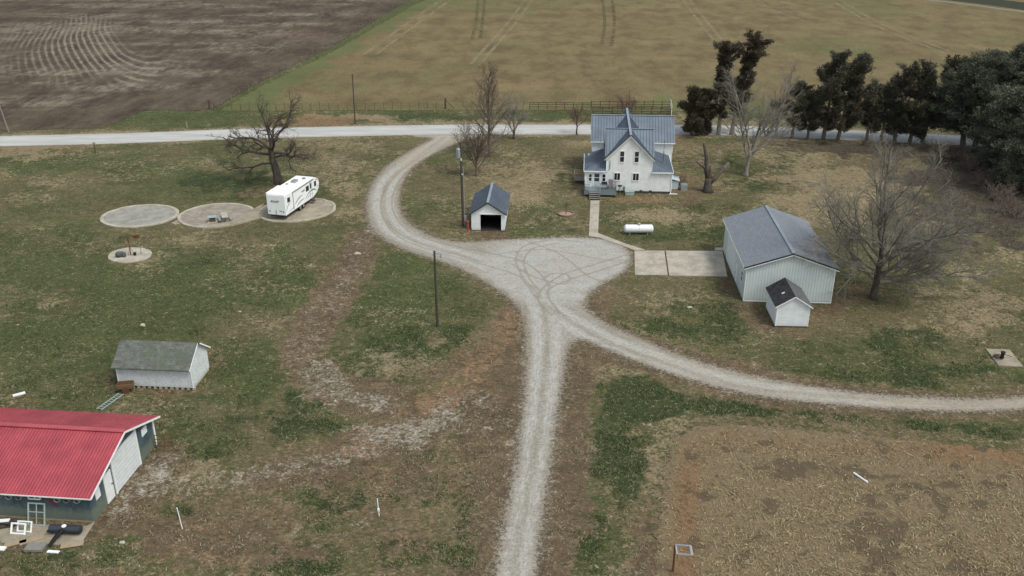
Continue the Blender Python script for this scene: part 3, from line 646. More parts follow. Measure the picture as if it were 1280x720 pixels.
def past_extra(x, y, d):
    px, py = PX(x, y)
    left_edge = -(seg_dist(x, y, Wl([(270, 139.5), (322, 109), (412, 66), (516, 6), (600, -30), (710, -76)])))
    gm = ss(-left_edge + (fbm(x / 9, y / 9, 4) - .5) * 8, 9.5, 2) * 1.0 + ss(seg_dist(x, y, Wl([(250, 142), (400, 139), (560, 139), (700, 139), (1000, 143)])) + (fbm(x / 7, y / 4, 4) - .5) * 9, 16, 2) * .55
    gm = gm + (fbm(x / 40, y / 40, 21) - .45) * 1.3 + ss(px, 900, 1250) * .3 + ss(py, 30, -10) * .2
    og = ss(np.hypot((px - 440) / 150, (py - 78) / 36), 1.2, .2) * .75 + ss(np.hypot((px - 720) / 150, (py - 100) / 16), 1.2, .2) * .5 + (fbm(x / 30 + 7, y / 18, 61) - .55) * 1.4
    return {'gm': np.clip(gm, 0, 1), 'og': np.clip(og, 0, 1)}
def past_mat():
    b = NB('pasture_grass', .95, .1)
    e = b.attr('edge').outputs['Fac']; gm = b.attr('gm').outputs['Fac']; og = b.attr('og').outputs['Fac']
    n0 = b.noise(.08, 4, .6); n1 = b.noise(.2, 5, .72, stretch=(.8, .4, 1), dist=.3); n2 = b.noise(1.5, 5, .75, stretch=(.7, .28, 1), dist=.2); n3 = b.noise(3.4, 4, .75, stretch=(1, .4, 1))
    j = lambda a, x, y: b.math('ADD', a, b.math('ADD', b.math('MULTIPLY', b.math('SUBTRACT', n1, .5), x), b.math('MULTIPLY', b.math('SUBTRACT', n2, .5), y)))
    c = b.mix(b.step(n1, .36, .64), (.136, .106, .054), (.202, .154, .080))
    c = b.mix(b.step(j(og, 2.2, 2.0), .3, 1.0, 0, .7), c, (.205, .138, .074))
    c = b.mix(b.step(j(gm, 2.4, 2.2), .3, .95, 0, .85), c, (.105, .122, .048))
    c = b.mix(b.step(n2, .58, .74, 0, .5), c, (.25, .215, .13))
    c = b.mix(b.step(n2, .42, .28, 0, .5), c, (.07, .07, .035))
    hv = b.n('ShaderNodeHueSaturation'); b.put(hv.inputs['Color'], c); b.put(hv.inputs['Value'], b.math('ADD', b.math('MULTIPLY', n3, 1.5), b.math('ADD', b.math('MULTIPLY', n0, .7), -.12))); b.color(hv.outputs[0])
    b.bump(n2, .4, .25)
    b.alpha(b.step(b.math('ADD', e, b.math('MULTIPLY', b.math('SUBTRACT', n2, .5), 5.0)), -.6, .8))
    return b.m
def persp_sheet(name, px_poly, z, mat, extra, ym0, ym1, hwf, grow, nc=560, margin=2.5):
    poly = Wl(px_poly)
    ys_ = []; y_ = ym0
    while y_ < ym1: ys_.append(y_); y_ *= grow
    ys_ = np.array(ys_); x0, x1 = hwf
    Xs = ys_[:, None] * np.linspace(x0, x1, nc)[None, :]; Ys = np.repeat(ys_[:, None], nc, 1)
    def af(x, y):
        d = poly_sd(x, y, poly); at = {'edge': d}; at.update(extra(x, y, d)); return at
    return tag(grid_mesh(name, Xs, Ys, z, mat, af, keep=lambda at, x, y: at['edge'] > -margin), kind='structure')
persp_sheet('ploughed_field', plough_px, .012, plough_mat(), plough_extra, 150, 780, (-.98, .16), 1.006)
persp_sheet('pasture', pasture_px, .016, past_mat(), past_extra, 158, 780, (-.5, 1.0), 1.008, 480)
# distant far edge strip, top right
farm = plain('far_verge', (.045, .05, .03), .95, .1, scale=.3)
def ribbon(name, pts_px, h, z, mat):
    poly = offset_poly(smooth_poly(Wl(pts_px), False, 4), h)
    n = len(poly) // 2
    m = MB(); m.add([(p[0], p[1], z) for p in poly], [(i, i + 1, 2 * n - 2 - i, 2 * n - 1 - i) for i in range(n - 1)])
    return m.build(name, mat)
def worn_mat(name, c, thr=.5):
    b = NB(name, .95, .1); n = b.noise(.9, 4, .7); n1 = b.noise(.12, 3, .6); b.color(b.mix(n, c, tuple(x * .7 for x in c)))
    b.alpha(b.math('MULTIPLY', b.step(n, thr - .12, thr + .16), b.step(n1, .3, .6, .2, .75))); return b.m
tw = worn_mat('worn_straw', (.36, .30, .18), .42); twd = worn_mat('worn_dark', (.10, .095, .05))
TR = [([(572, -6), (535, 20), (470, 68)], tw), ([(560, -6), (523, 19), (455, 68)], tw), ([(669, -6), (645, 28), (598, 82)], tw), ([(660, -6), (636, 27), (588, 80)], tw),
      ([(849, -6), (868, 20), (905, 66)], tw), ([(858, -6), (878, 20), (915, 66)], tw), ([(598, -6), (596, 20), (590, 50)], twd), ([(606, -6), (604, 20), (600, 48)], twd), ([(752, -6), (756, 25), (752, 55)], twd), ([(764, -6), (768, 25), (764, 58)], twd),
      ([(935, -6), (985, 20), (1060, 38)], tw), ([(1030, -6), (1090, 30), (1180, 66)], tw), ([(1040, -6), (1100, 29), (1192, 66)], tw)]
for i, (p, mm) in enumerate(TR): tag(ribbon('tyre_track', p, .5, .022, mm), kind='structure')
tag(ribbon('far_verge', [(1120, -12), (1200, -2), (1260, 5), (1340, 16), (1500, 34)], 9, .03, farm), kind='structure')
tag(ribbon('far_lane', [(1085, -6), (1160, 0), (1220, 7), (1290, 16), (1450, 36)], 1.0, .036, plain('far_lane', (.26, .24, .19), .9, .1)), kind='structure')
# ================================================================== MATERIALS
M = {}
M['white'] = plain('white_paint', (.80, .82, .80), .55, .3, var=.12, dirtamt=.25)
M['trim'] = plain('trim_paint', (.84, .85, .83), .5, .3, var=.08)
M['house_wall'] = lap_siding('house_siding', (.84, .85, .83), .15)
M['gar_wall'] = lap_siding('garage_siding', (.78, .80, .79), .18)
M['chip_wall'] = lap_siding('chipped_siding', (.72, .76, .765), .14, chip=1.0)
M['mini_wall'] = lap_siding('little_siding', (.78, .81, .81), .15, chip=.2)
M['blue_metal'] = metal_roof('blue_metal_roof', (.165, .20, .245))
M['blue_rib'] = M['blue_metal']
M['blue_shingle'] = shingle('blue_shingle', (.19, .205, .228), (.22, .235, .26), (.13, .14, .16), wear=.12, sx=1.4, sy=3.2)
M['old_shingle'] = shingle('old_shingle', (.095, .105, .095), (.14, .15, .13), (.04, .045, .04), moss=(.10, .115, .08), wear=.5, sx=2.2, sy=4.5)
M['black_shingle'] = shingle('black_shingle', (.025, .026, .026), (.045, .046, .046), (.012, .012, .012), wear=.75, sx=2.6, sy=5)
M['grey_shingle'] = shingle('grey_shingle', (.10, .10, .105), (.13, .13, .135), (.06, .06, .06), wear=.3, sx=2.6, sy=5)
M['blue_seam'] = metal_roof('blue_roof_seam', (.085, .105, .135))
M['red_seam'] = metal_roof('red_roof_seam', (.30, .048, .06))
M['red_roof'] = metal_roof('red_metal_roof', (.42, .075, .092), .5, .16)
M['dark_trim'] = plain('dark_trim', (.03, .032, .035), .5, .4)
M['glass'] = plain('window_glass', (.018, .02, .024), .08, .8, var=.1, dirtamt=0)
M['conc'] = None
def concrete(name, c, stain=(.30, .26, .20), crack=True):
    b = NB(name, .9, .15)
    n = b.noise(.7, 5, .65); n2 = b.noise(4, 4, .65); n3 = b.noise(22, 3, .7)
    col = b.mix(b.step(n, .38, .64), tuple(x * 1.06 for x in c), tuple(x * .76 for x in c))
    col = b.mix(b.step(n2, .47, .7, 0, .6), col, stain)
    col = b.mix(b.step(n3, .62, .75, 0, .4), col, tuple(x * .5 for x in c))
    if crack:
        v = b.vor(.22, 'DISTANCE_TO_EDGE'); nn = b.math('ADD', v, b.math('MULTIPLY', b.math('SUBTRACT', n2, .5), .12))
        col = b.mix(b.step(b.math('ABSOLUTE', nn), .02, .006, 0, .35), col, (.14, .12, .09))
    b.color(col); b.bump(n3, .2, .01); return b.m
M['conc'] = concrete('concrete', (.44, .395, .325), crack=False)
M['conc_pale'] = concrete('concrete_rim', (.46, .415, .335), crack=False)
M['conc_grey'] = concrete('concrete_grey', (.33, .29, .235), stain=(.20, .175, .14))
M['conc_blue'] = concrete('concrete_mottled', (.30, .292, .25), stain=(.38, .35, .29), crack=False)
M['conc_brown'] = concrete('concrete_brown', (.345, .30, .225), stain=(.24, .20, .16))
M['wood_grey'] = plain('weathered_wood', (.24, .225, .205), .85, .15, scale=6)
M['wood_tan'] = plain('tan_wood', (.36, .28, .19), .85, .15, scale=6)
M['wood_dark'] = plain('dark_wood', (.095, .075, .06), .9, .1, scale=5)
M['pole'] = plain('pole_wood', (.075, .066, .058), .9, .1, scale=5)
M['deck'] = plain('deck_grey', (.20, .235, .255), .75, .2, scale=6)
M['black'] = plain('black_rubber', (.02, .02, .02), .75, .25)
M['steel'] = plain('galvanised_steel', (.38, .41, .43), .45, .5, .5)
M['red'] = plain('red_enamel', (.42, .06, .035), .5, .4)
M['rust'] = plain('rusty_iron', (.13, .06, .035), .85, .2)
M['tank'] = plain('tank_paint', (.80, .82, .82), .35, .5, var=.05, dirtamt=.08)
M['brown_fab'] = plain('taupe_cushion', (.24, .21, .20), .95, .1)
M['foundation'] = plain('foundation', (.07, .065, .06), .95, .1)
M['dim'] = plain('dim_interior', (.03, .027, .025), .95, .1)
M['ltblue'] = plain('pale_blue_panel', (.50, .57, .62), .5, .3)
M['aqua'] = plain('faded_green_metal', (.33, .40, .38), .5, .4)

def barn_wall_mat():
    b = NB('barn_metal', .6, .3)
    o = b.xyz(); z = o[2]
    n = b.noise(.9, 5, .6, stretch=(1, 1, .8)); n2 = b.noise(3, 4, .65); n3 = b.noise(12, 3, .6, stretch=(1, 1, .2))
    c = b.mix(b.step(n, .35, .65), (.045, .075, .095), (.085, .12, .135))
    low = b.step(b.math('ADD', z, b.math('MULTIPLY', b.math('SUBTRACT', n2, .5), 1.6)), 1.3, .6)
    c = b.mix(b.math('MULTIPLY', low, .85), c, (.15, .17, .135))
    c = b.mix(b.step(n2, .62, .74, 0, .5), c, (.16, .12, .085))
    c = b.mix(b.step(n3, .55, .75, 0, .4), c, (.02, .03, .035))
    b.color(c); return b.m
M['barn_wall'] = barn_wall_mat()
def rib_wall_mat():
    b = NB('ribbed_panel_wall', .5, .35)
    o = b.xyz(); n = b.noise(.6, 4, .6); n2 = b.noise(7, 3, .6, stretch=(1, 1, .15))
    xx = b.math('ADD', o[0], o[1])
    fr = b.math('FRACT', b.math('DIVIDE', xx, .30)); ln = b.step(b.math('ABSOLUTE', b.math('SUBTRACT', fr, .5)), .06, .13, .76, 1)
    c = b.mix(b.step(n, .3, .7), (.56, .615, .60), (.62, .675, .66))
    c = b.mix(b.step(n2, .55, .75, 0, .25), c, (.28, .32, .31))
    c = b.mix(b.step(b.math('ADD', o[2], b.math('MULTIPLY', n2, .4)), .6, .2, 0, .4), c, (.24, .22, .18))
    cc = b.n('ShaderNodeCombineColor'); [b.put(cc.inputs[i], ln) for i in range(3)]
    b.color(b.mix(1.0, c, cc.outputs[0], 'MULTIPLY')); b.bump(fr, .2, .02); return b.m
M['rib_wall'] = rib_wall_mat()
def door_panel_mat(name, c, pitch):
    b = NB(name, .5, .3); o = b.xyz(); fr = b.math('FRACT', b.math('DIVIDE', o[2], pitch)); n = b.noise(2, 4, .6)
    s_ = b.step(fr, .02, .14, .6, 1); cc = b.n('ShaderNodeCombineColor'); [b.put(cc.inputs[i], s_) for i in range(3)]
    b.color(b.mix(1.0, b.mix(b.step(n, .4, .7), c, tuple(x * .88 for x in c)), cc.outputs[0], 'MULTIPLY')); b.bump(fr, .3, .03); return b.m
M['door_panel'] = door_panel_mat('panel_door', (.72, .75, .75), .33)

# ================================================================== CONCRETE
def slab(name, pts_px, z0, z1, mat, world=None, kind='structure'):
    P = world or Wl(pts_px)
    m = MB(); m.prism([tuple(p) for p in P], 'z', z0, z1); o = m.build(name, mat)
    return tag(o, kind=kind) if kind else o
slab('driveway_slab', [(793, 314), (830.5, 314), (834.5, 344.5), (793.5, 344)], -.1, .08, M['conc'])
slab('driveway_slab', [(832, 314), (903, 314.5), (909, 346), (836.5, 345)], -.1, .085, M['conc'])
slab('driveway_slab', [(893.5, 310), (909, 310), (909, 313.8), (893.5, 313.8)], -.1, .07, M['conc'])
slab('path', [(738.2, 251), (749.4, 251), (747.6, 291.5), (779, 304), (806, 312.7), (793, 313), (770, 304.5), (748, 297), (736, 295.5)], -.1, .06, M['conc'])
def ell(cx, cy, a, b, ang, n=56, wob=.0, seed=0):
    q = random.Random(seed); out = []
    for i in range(n):
        t = 2 * math.pi * i / n; x = a * math.cos(t); y = b * math.sin(t); k = 1 + q.uniform(-wob, wob)
        out.append(W(cx + (x * math.cos(ang) - y * math.sin(ang)) * k, cy - (x * math.sin(ang) + y * math.cos(ang)) * k))
    return out[::-1]
def ring_pad(name, cx, cy, a, b, ang, m_in, rim=.35, seed=0, wob=.008):
    o = ell(cx, cy, a, b, ang, wob=wob, seed=seed); c = Vector((sum(p[0] for p in o) / len(o), sum(p[1] for p in o) / len(o)))
    inn = []
    for p in o:
        v = Vector(p) - c; inn.append(tuple(c + v * (1 - rim / v.length)))
    n = len(o); m = MB()
    m.add([(*p, .16) for p in o] + [(*p, .16) for p in inn], [(i, (i + 1) % n, n + (i + 1) % n, n + i) for i in range(n)])
    m.add([(*p, -.1) for p in o] + [(*p, .16) for p in o], [((i + 1) % n, i, n + i, n + (i + 1) % n) for i in range(n)])
    m.add([(*p, .16) for p in inn] + [(*p, .1) for p in inn], [(i, n + i, n + (i + 1) % n, (i + 1) % n) for i in range(n)])
    m.cur = 1; m.add([(*p, .1) for p in inn], [tuple(range(n))])
    return tag(m.build(name, [M['conc_pale'], m_in]), kind='structure')
ring_pad('round_pad', 174.5, 270.8, 50.0, 13.6, R(5.5), M['conc_blue'], .45, 1)
ring_pad('round_pad', 271, 270.2, 49.5, 14.8, R(5.0), M['conc_grey'], .4, 2)
ring_pad('round_pad', 371, 263.5, 49.5, 14.5, R(5.5), M['conc_brown'], .3, 3, .022)
slab('pad_link', [(236, 278), (243, 274), (232, 269.5), (214, 279), (219, 281)], -.1, .05, M['conc_brown'])
slab('pad_link', [(258, 287), (290, 283), (312, 277), (330, 272), (322, 267), (330, 256), (318, 262), (306, 272), (288, 278), (262, 283)], -.1, .2, M['conc_brown'])
tag(MB().prism(ell(162.5, 319.5, 27.5, 9.2, R(4.5), wob=.02, seed=5), 'z', -.1, .1).build('round_pad', M['conc_pale']), kind='structure')
slab('yard_slab', [(1232, 436.5), (1262, 438), (1279, 459), (1248, 457.5)], -.1, .08, M['conc_brown'])
slab('barn_yard_slab', [(-60, 652), (108, 658), (119, 652.5), (100, 682), (-60, 677)], -.1, .05, M['conc_brown'])

# ================================================================== building helpers
def window(parent, c, w_, h_, face='-y', panes=2, frame=.08, name='window', vertical=False, fm=None):
    """window with proud frame, dark pane; face gives outward normal; c on wall surface"""
    ax = {'-y': (1, 0, 0, -1), '+y': (1, 0, 0, 1), '+x': (0, 1, 1, 0), '-x': (0, 1, -1, 0)}[face]
    tx, ty, nx, ny = ax
    def bx(m, u, v, du, dv, n0, n1):
        cx = c[0] + tx * u + nx * (n0 + n1) / 2; cy = c[1] + ty * u + ny * (n0 + n1) / 2
        m.box((cx, cy, c[2] + v), (abs(tx) * du + abs(nx) * (n1 - n0), abs(ty) * du + abs(ny) * (n1 - n0), dv))
    m = MB(); bx(m, -w_ / 2 - frame / 2, 0, frame, h_ + 2 * frame, .005, .07); bx(m, w_ / 2 + frame / 2, 0, frame, h_ + 2 * frame, .005, .07)
    bx(m, 0, h_ / 2 + frame / 2, w_, frame, .005, .08); bx(m, 0, -h_ / 2 - frame / 2, w_ + .1, frame, .005, .11)
    if panes == 2:
        if vertical: bx(m, 0, 0, .05, h_, .01, .05)
        else: bx(m, 0, 0, w_, .05, .01, .05)
    f = m.build(name, fm or M['trim'], parent)
    g = MB(); bx(g, 0, 0, w_ - .01, h_ - .01, .004, .025); g.build('pane', M['glass'], f)
    return f

def gable_box(m, w_, d, h, ridge, axis='y', x0=0, y0=0):
    """walls prism with gable, ridge along axis; spans x0..x0+w, y0..y0+d"""
    if axis == 'y': m.prism([(x0, 0), (x0 + w_, 0), (x0 + w_, h), (x0 + w_ / 2, ridge), (x0, h)], 'y', y0, y0 + d)
    else: m.prism([(y0, 0), (y0 + d, 0), (y0 + d, h), (y0 + d / 2, ridge), (y0, h)], 'x', x0, x0 + w_)

def gable_roof(name, parent, mat, x0, x1, y0, y1, ze, zr, axis, ov, rake, rib=None, th=.09, ribm=None, lift=.06):
    """two slopes, eave at wall line height ze, overhang ov (down the slope) and rake; returns object"""
    m = MB(2)
    if axis == 'y':
        c = (x0 + x1) / 2; s_ = (zr - ze) / (c - x0)
        for sg, xe in ((-1, x0 - ov), (1, x1 + ov)):
            m.roof([(xe, y0 - rake, ze - s_ * ov + lift), (c, y0 - rake, zr + lift), (c, y1 + rake, zr + lift), (xe, y1 + rake, ze - s_ * ov + lift)], ribdir=1 if rib else None, rib=rib or 1, th=th)
        m.cur = 1; m.bar((c, y0 - rake - .01, zr + lift + .03), (c, y1 + rake + .01, zr + lift + .03), .32, .05)
    else:
        c = (y0 + y1) / 2; s_ = (zr - ze) / (c - y0)
        for sg, ye in ((-1, y0 - ov), (1, y1 + ov)):
            m.roof([(x0 - rake, ye, ze - s_ * ov + lift), (x0 - rake, c, zr + lift), (x1 + rake, c, zr + lift), (x1 + rake, ye, ze - s_ * ov + lift)], ribdir=1 if rib else None, rib=rib or 1, th=th)
        m.cur = 1; m.bar((x0 - rake - .01, c, zr + lift + .03), (x1 + rake + .01, c, zr + lift + .03), .32, .05)
    return m.build(name, [mat, M['ridge'], M['blue_seam']], parent)

def pieces(name, boxes, mat, parent):
    for b_ in boxes: MB().b2(*b_).build(name, mat, parent)
def rake_trim(m, x0, x1, y, ze, zr, ov, lift=.0, t=.16, dp=.03):
    c = (x0 + x1) / 2; s_ = (zr - ze) / (c - x0)
    for sg in (-1, 1):
        xe = c + sg * ((c - x0) + ov)
        m.bar((xe, y, ze - s_ * ov + lift), (c, y, zr + lift), dp, t)

# ================================================================== FARMHOUSE  (local origin = middle of the front wall foot)
HX, HY, HR = 16.2, 123.0, R(-4.5)
def hl(x, y, z=0.0): return (HX + x * math.cos(HR) - y * math.sin(HR), HY + x * math.sin(HR) + y * math.cos(HR), z)
house = thing('farmhouse', 'two-storey white farmhouse with blue-grey metal cross-gable roof at the end of the concrete path', 'house', (HX, HY, 0), HR)
m = MB()
m.b2(-3.15, 3.15, 0, 8.3, .0, 5.15)                                   # front wing
m.prism([(-3.15, 5.15), (3.15, 5.15), (0, 8.25)], 'y', 0, 8.3)
m.prism([(0.02, 5.15), (7.3, 5.15), (3.65, 8.15)], 'x', -3.13, 3.13)
m.b2(-5.05, 6.55, 8.5, 15.7, 0, 5.25)                                 # main block
m.prism([(8.5, 5.25), (15.7, 5.25), (12.1, 8.05)], 'x', -5.05, 6.55)
m.b2(-3.1, 3.1, 8.3, 8.5, 0, 5.2)
m.b2(-6.05, -3.15, .003, 8.5, 0, 3.05)                                # side rooms
m.b2(3.15, 5.95, .003, 8.5, 0, 3.05)
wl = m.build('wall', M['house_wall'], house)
M['ridge'] = metal_roof('ridge_cap_metal', (.25, .29, .335))
m = MB(); m.b2(-6.0, 5.9, -.012, .02, 0, .32); m.b2(5.94, 5.965, 0, 8.5, 0, .32); m.b2(-6.065, -6.04, 0, 8.5, 0, .32)
m.b2(1.6, 2.0, -.03, 0, .32, .45); m.b2(2.9, 3.3, -.03, 0, .32, .45)
m.build('foundation', M['foundation'], house)
gable_roof('roof', house, M['blue_metal'], -5.05, 6.55, 8.5, 15.7, 5.25, 8.05, 'x', .32, .3, rib=.42)
gable_roof('roof', house, M['blue_metal'], -3.15, 3.15, 0, 15.6, 5.15, 8.25, 'y', .32, .32, rib=.42)
# cross slopes of the front wing
m = MB(1); s_ = (8.15 - 5.15) / 3.65
for ye, yc in ((.03, 3.65), (7.27, 3.65)):
    m.roof([(-3.38, ye, 5.15 + .07), (-3.38, yc, 8.2), (3.38, yc, 8.2), (3.38, ye, 5.15 + .07)], ribdir=1, rib=.42)
m.cur = 0; m.bar((-3.4, 3.65, 8.23), (3.4, 3.65, 8.23), .32, .05)
m.build('roof', [M['blue_metal'], M['blue_seam']], house)
for sg, xo, xi in ((-1, -6.2, -3.16), (1, 6.1, 3.16)):
    zo, zi = 3.12, 4.05
    m = MB(1)
    m.roof([(xo, -.28, zo), (xi, 2.15, zi), (xi, 8.48, zi), (xo, 8.48, zo)], ribdir=1, rib=.42)
    m.roof([(xo, -.28, zo), (xi, 2.15, zi), (xi, -.28, zo)], ribdir=1, rib=.3)
    m.bar((xo, -.28, zo + .03), (xi, 2.15, zi + .03), .16, .05)
    r_ = m.build('porch_roof', [M['blue_metal'], M['blue_seam']], house)
    m = MB(); m.bar((xo - sg * -.02, -.31, zo - .05), (xi, -.31, zo - .05), .03, .17); m.bar((xo + sg * .03, -.33, zo - .05), (xo + sg * .03, 8.48, zo - .05), .06, .2)
    m.build('fascia', M['trim'], r_)
m = MB(); rake_trim(m, -3.15, 3.15, -.335, 5.15, 8.25, .32, lift=.0, t=.1); m.build('rake_board', M['dark_trim'], house)
m = MB(); rake_trim(m, -3.15, 3.15, -.33, 5.15, 8.25, .30, lift=-.13, t=.1); m.build('rake_board', M['trim'], house)
pieces('corner_board', ((-3.19, -3.07, -.03, .0, 3.2, 5.1), (3.07, 3.19, -.03, 0, .32, 5.1), (5.86, 5.98, -.03, 0, .32, 3.0), (-6.08, -5.96, -.03, 0, .8, 3.0), (-5.1, -5.0, 8.47, 8.5, 3.6, 5.2), (6.5, 6.6, 8.47, 8.5, 3.6, 5.2)), M['trim'], house)
pieces('gutter', ((-5.35, -3.3, 8.12, 8.2, 4.93, 5.06), (3.3, 6.9, 8.12, 8.2, 4.93, 5.06)), M['trim'], house)
for c_ in ((-1.05, 0, 5.2), (.95, 0, 5.2)): window(house, c_, .55, 1.5)
for c_ in ((-1.6, 0, 2.34), (.98, 0, 2.34)): window(house, c_, .78, 1.0, vertical=True)
window(house, (-5.3, .0, 2.12), .38, .98); window(house, (-3.42, .0, 2.12), .42, 1.0)
for yy in (2.0, 5.2): window(house, (5.95, yy, 1.9), .8, 1.1, '+x'); window(house, (-6.05, yy, 1.9), .8, 1.1, '-x')
for yy in (10.2, 13.8):
    for zz in (1.9, 4.4): window(house, (6.55, yy, zz), .75, 1.2, '+x'); window(house, (-5.05, yy, zz), .75, 1.2, '-x')
dr = MB().b2(-4.82, -3.98, -.05, .0, .86, 2.78).build('door', M['ltblue'], house)
m = MB(); m.b2(-4.92, -4.82, -.06, 0, .86, 2.88); m.b2(-3.98, -3.88, -.06, 0, .86, 2.88); m.b2(-4.82, -3.98, -.06, 0, 2.78, 2.88); m.b2(-4.82, -3.98, -.068, -.05, 2.1, 2.16); m.build('frame', M['trim'], dr)
MB().b2(-4.72, -4.08, -.065, -.045, 1.62, 2.68).build('pane', M['glass'], dr)
MB().tube([(-4.05, -.11, 1.5), (-4.05, -.05, 1.5)], .03, 8).build('handle', M['steel'], dr)
# vent pipe / downspout by the porch, conduit
m = MB(); m.tube([(-2.65, -.06, 4.6), (-2.65, -.06, 3.5), (-2.9, -.06, 3.15), (-3.1, -.3, 3.0)], .05, 8); m.build('downspout', M['steel'], house)
m = MB(); m.b2(5.7, 6.8, -.42, -.28, .06, .16); m.tube([(5.9, -.05, 3.0), (5.9, -.05, .3), (5.9, -.3, .14)], .05, 6); m.build('downspout', M['trim'], house)
# meter box and vents
m = MB(); m.b2(-.62, -.48, -.16, 0, .35, .95); m.build('meter_box', M['dark_trim'], house)
m = MB(); m.tube([(4.9, 3.5, 3.4), (4.9, 3.5, 6.7)], .03, 6); m.tube([(4.3, 3.5, 6.4), (5.5, 3.5, 6.4)], .015, 4)
for k in range(5): m.tube([(4.4 + k * .24, 3.2, 6.4), (4.4 + k * .24, 3.8, 6.4)], .012, 4)
m.tube([(4.9, 3.5, 5.2), (4.5, 2.6, 3.5)], .015, 4); m.tube([(4.9, 3.5, 5.2), (5.4, 2.8, 3.4)], .015, 4)
m.build('aerial', M['dark_trim'], house)
m = MB(); m.tube([(-5.6, 6.8, 3.1), (-5.6, 6.8, 3.65)], .08, 8); m.build('vent', M['trim'], house)
# deck
m = MB()
for k in range(30): m.b2(-6.1 + k * .147, -6.1 + k * .147 + .137, -2.1, -.05, .78, .82)
m.b2(-6.1, -1.7, -2.13, -2.1, .3, .81); m.b2(-1.72, -1.69, -2.1, -.05, .3, .81); m.b2(-6.13, -6.1, -2.1, -.05, .3, .81)
dk = m.build('deck', M['deck'], house)
for x_ in (-6.02, -3.6, -1.78):
    MB().b2(x_ - .05, x_ + .05, -2.08, -1.98, 0, .78).build('post', M['wood_dark'], dk)
m = MB()
def rail(m, a, b_, z0=.82, h=.95):
    a = Vector((*a, 0)); b_ = Vector((*b_, 0)); L = (b_ - a).length; n = max(1, int(L / .16))
    for z_ in (z0 + .12, z0 + h): m.bar(a + Vector((0, 0, z_)), b_ + Vector((0, 0, z_)), .07, .05)
    for i in range(n + 1):
        p = a.lerp(b_, i / n); t_ = .035 if i % 8 else .09
        m.box((p.x, p.y, z0 + h / 2), (t_, t_, h))
for grp in ((((-6.05, -2.05), (-5.35, -2.05)), ((-6.05, -2.05), (-6.05, -.1))), (((-3.9, -2.05), (-1.75, -2.05)), ((-1.75, -2.05), (-1.75, -.1)))):
    m = MB()
    for a, b_ in grp: rail(m, a, b_)
    m.build('railing', M['deck'], dk)
m = MB()
for i in range(4): m.b2(-5.3, -3.95, -2.13 - (i + 1) * .33, -2.13 - i * .33 + .02, .64 - i * .17, .68 - i * .17)
for x_ in (-5.35, -3.95): m.bar((x_, -3.5, .02), (x_, -2.1, .75), .05, .22); m.bar((x_, -3.45, .95), (x_, -2.1, 1.75), .06, .06); m.b2(x_ - .04, x_ + .04, -3.5, -3.42, 0, .98)
m.build('steps', M['wood_grey'], dk)
# side entry: small porch left, cellar hood right
m = MB()
m.b2(-7.6, -6.08, 3.5, 5.6, .5, .58); sp_ = m.build('side_porch', M['wood_grey'], house)
m = MB()
for a, b_ in (((-7.55, 3.55), (-6.1, 3.55)), ((-7.55, 3.55), (-7.55, 5.55)), ((-7.55, 5.55), (-6.1, 5.55))): rail(m, a, b_, .58, 1.0)
m.build('railing', M['wood_tan'], sp_)
m = MB(); m.b2(5.97, 7.15, 2.2, 3.9, .0, 1.2); m.roof([(5.97, 2.0, 1.6), (7.3, 2.0, 1.28), (7.3, 4.1, 1.28), (5.97, 4.1, 1.6)], None, th=.06)
m.build('cellar_hood', M['ltblue'], house)
tag(MB().b2(0, .9, 0, .9, 0, .8).b2(.05, .85, .05, .85, .8, .86).tube([(.45, .45, .86), (.45, .45, .9)], .32, 14).build('air_conditioner', M['steel']), 'grey square air conditioner unit on the ground right of the farmhouse', 'air conditioner')
bpy.data.objects['air_conditioner'].location = hl(7.5, 1.6)
tag(MB().b2(-.6, .6, -.3, .3, 0, .42).b2(-.65, .65, -.34, .34, .42, .5).build('utility_box', M['aqua']), 'low green-grey utility box on the ground against the farmhouse foundation', 'utility box')
bpy.data.objects['utility_box'].location = hl(.2, -.75)
# chair and grill on the deck
ch = thing('patio_chair', 'taupe high-backed cushioned chair on the farmhouse deck', 'chair', hl(-2.55, -1.0, .82), R(-20))
MB().box((0, 0, .42), (.62, .6, .14)).build('seat', M['brown_fab'], ch)
MB().box((0, .3, .85), (.62, .14, .85), rx=R(-14)).build('backrest', M['brown_fab'], ch)
for sx in (-1, 1):
    MB().box((sx * .35, 0, .6), (.08, .62, .07)).build('armrest', M['wood_dark'], ch)
    for sy in (-1, 1): MB().tube([(sx * .3, sy * .26, .36), (sx * .33, sy * .3, 0)], .03, 6).build('leg', M['wood_dark'], ch)
gr = thing('barbecue_grill', 'black lidded barbecue grill on the farmhouse deck beside the taupe chair', 'grill', hl(-3.35, -1.2, .82), HR)
m = MB(); m.b2(-.38, .38, -.25, .25, .65, .85); m.build('firebox', M['black'], gr)
MB().prism([(-.25, .85), (.25, .85), (.22, 1.02), (.05, 1.12), (-.12, 1.1), (-.22, 1.0)], 'x', -.38, .38).build('lid', M['black'], gr)
for sx in (-1, 1):
    MB().b2(sx * .4, sx * .68, -.22, .22, .8, .84).build('side_shelf', M['steel'], gr)
    MB().b2(sx * .3, sx * .35, -.2, .2, 0, .65).build('leg', M['dark_trim'], gr)
tb = thing('small_stand', 'small dark stand on the ground just right of the farmhouse deck', 'stand', hl(-1.2, -.9))
MB().tube([(0, 0, 1.25), (0, 0, 1.32)], .34, 14).build('top', M['black'], tb)
for k in range(3):
    a = k * 2.1; MB().tube([(.1 * math.cos(a), .1 * math.sin(a), 1.25), (.32 * math.cos(a), .32 * math.sin(a), 0)], .025, 6).build('leg', M['black'], tb)

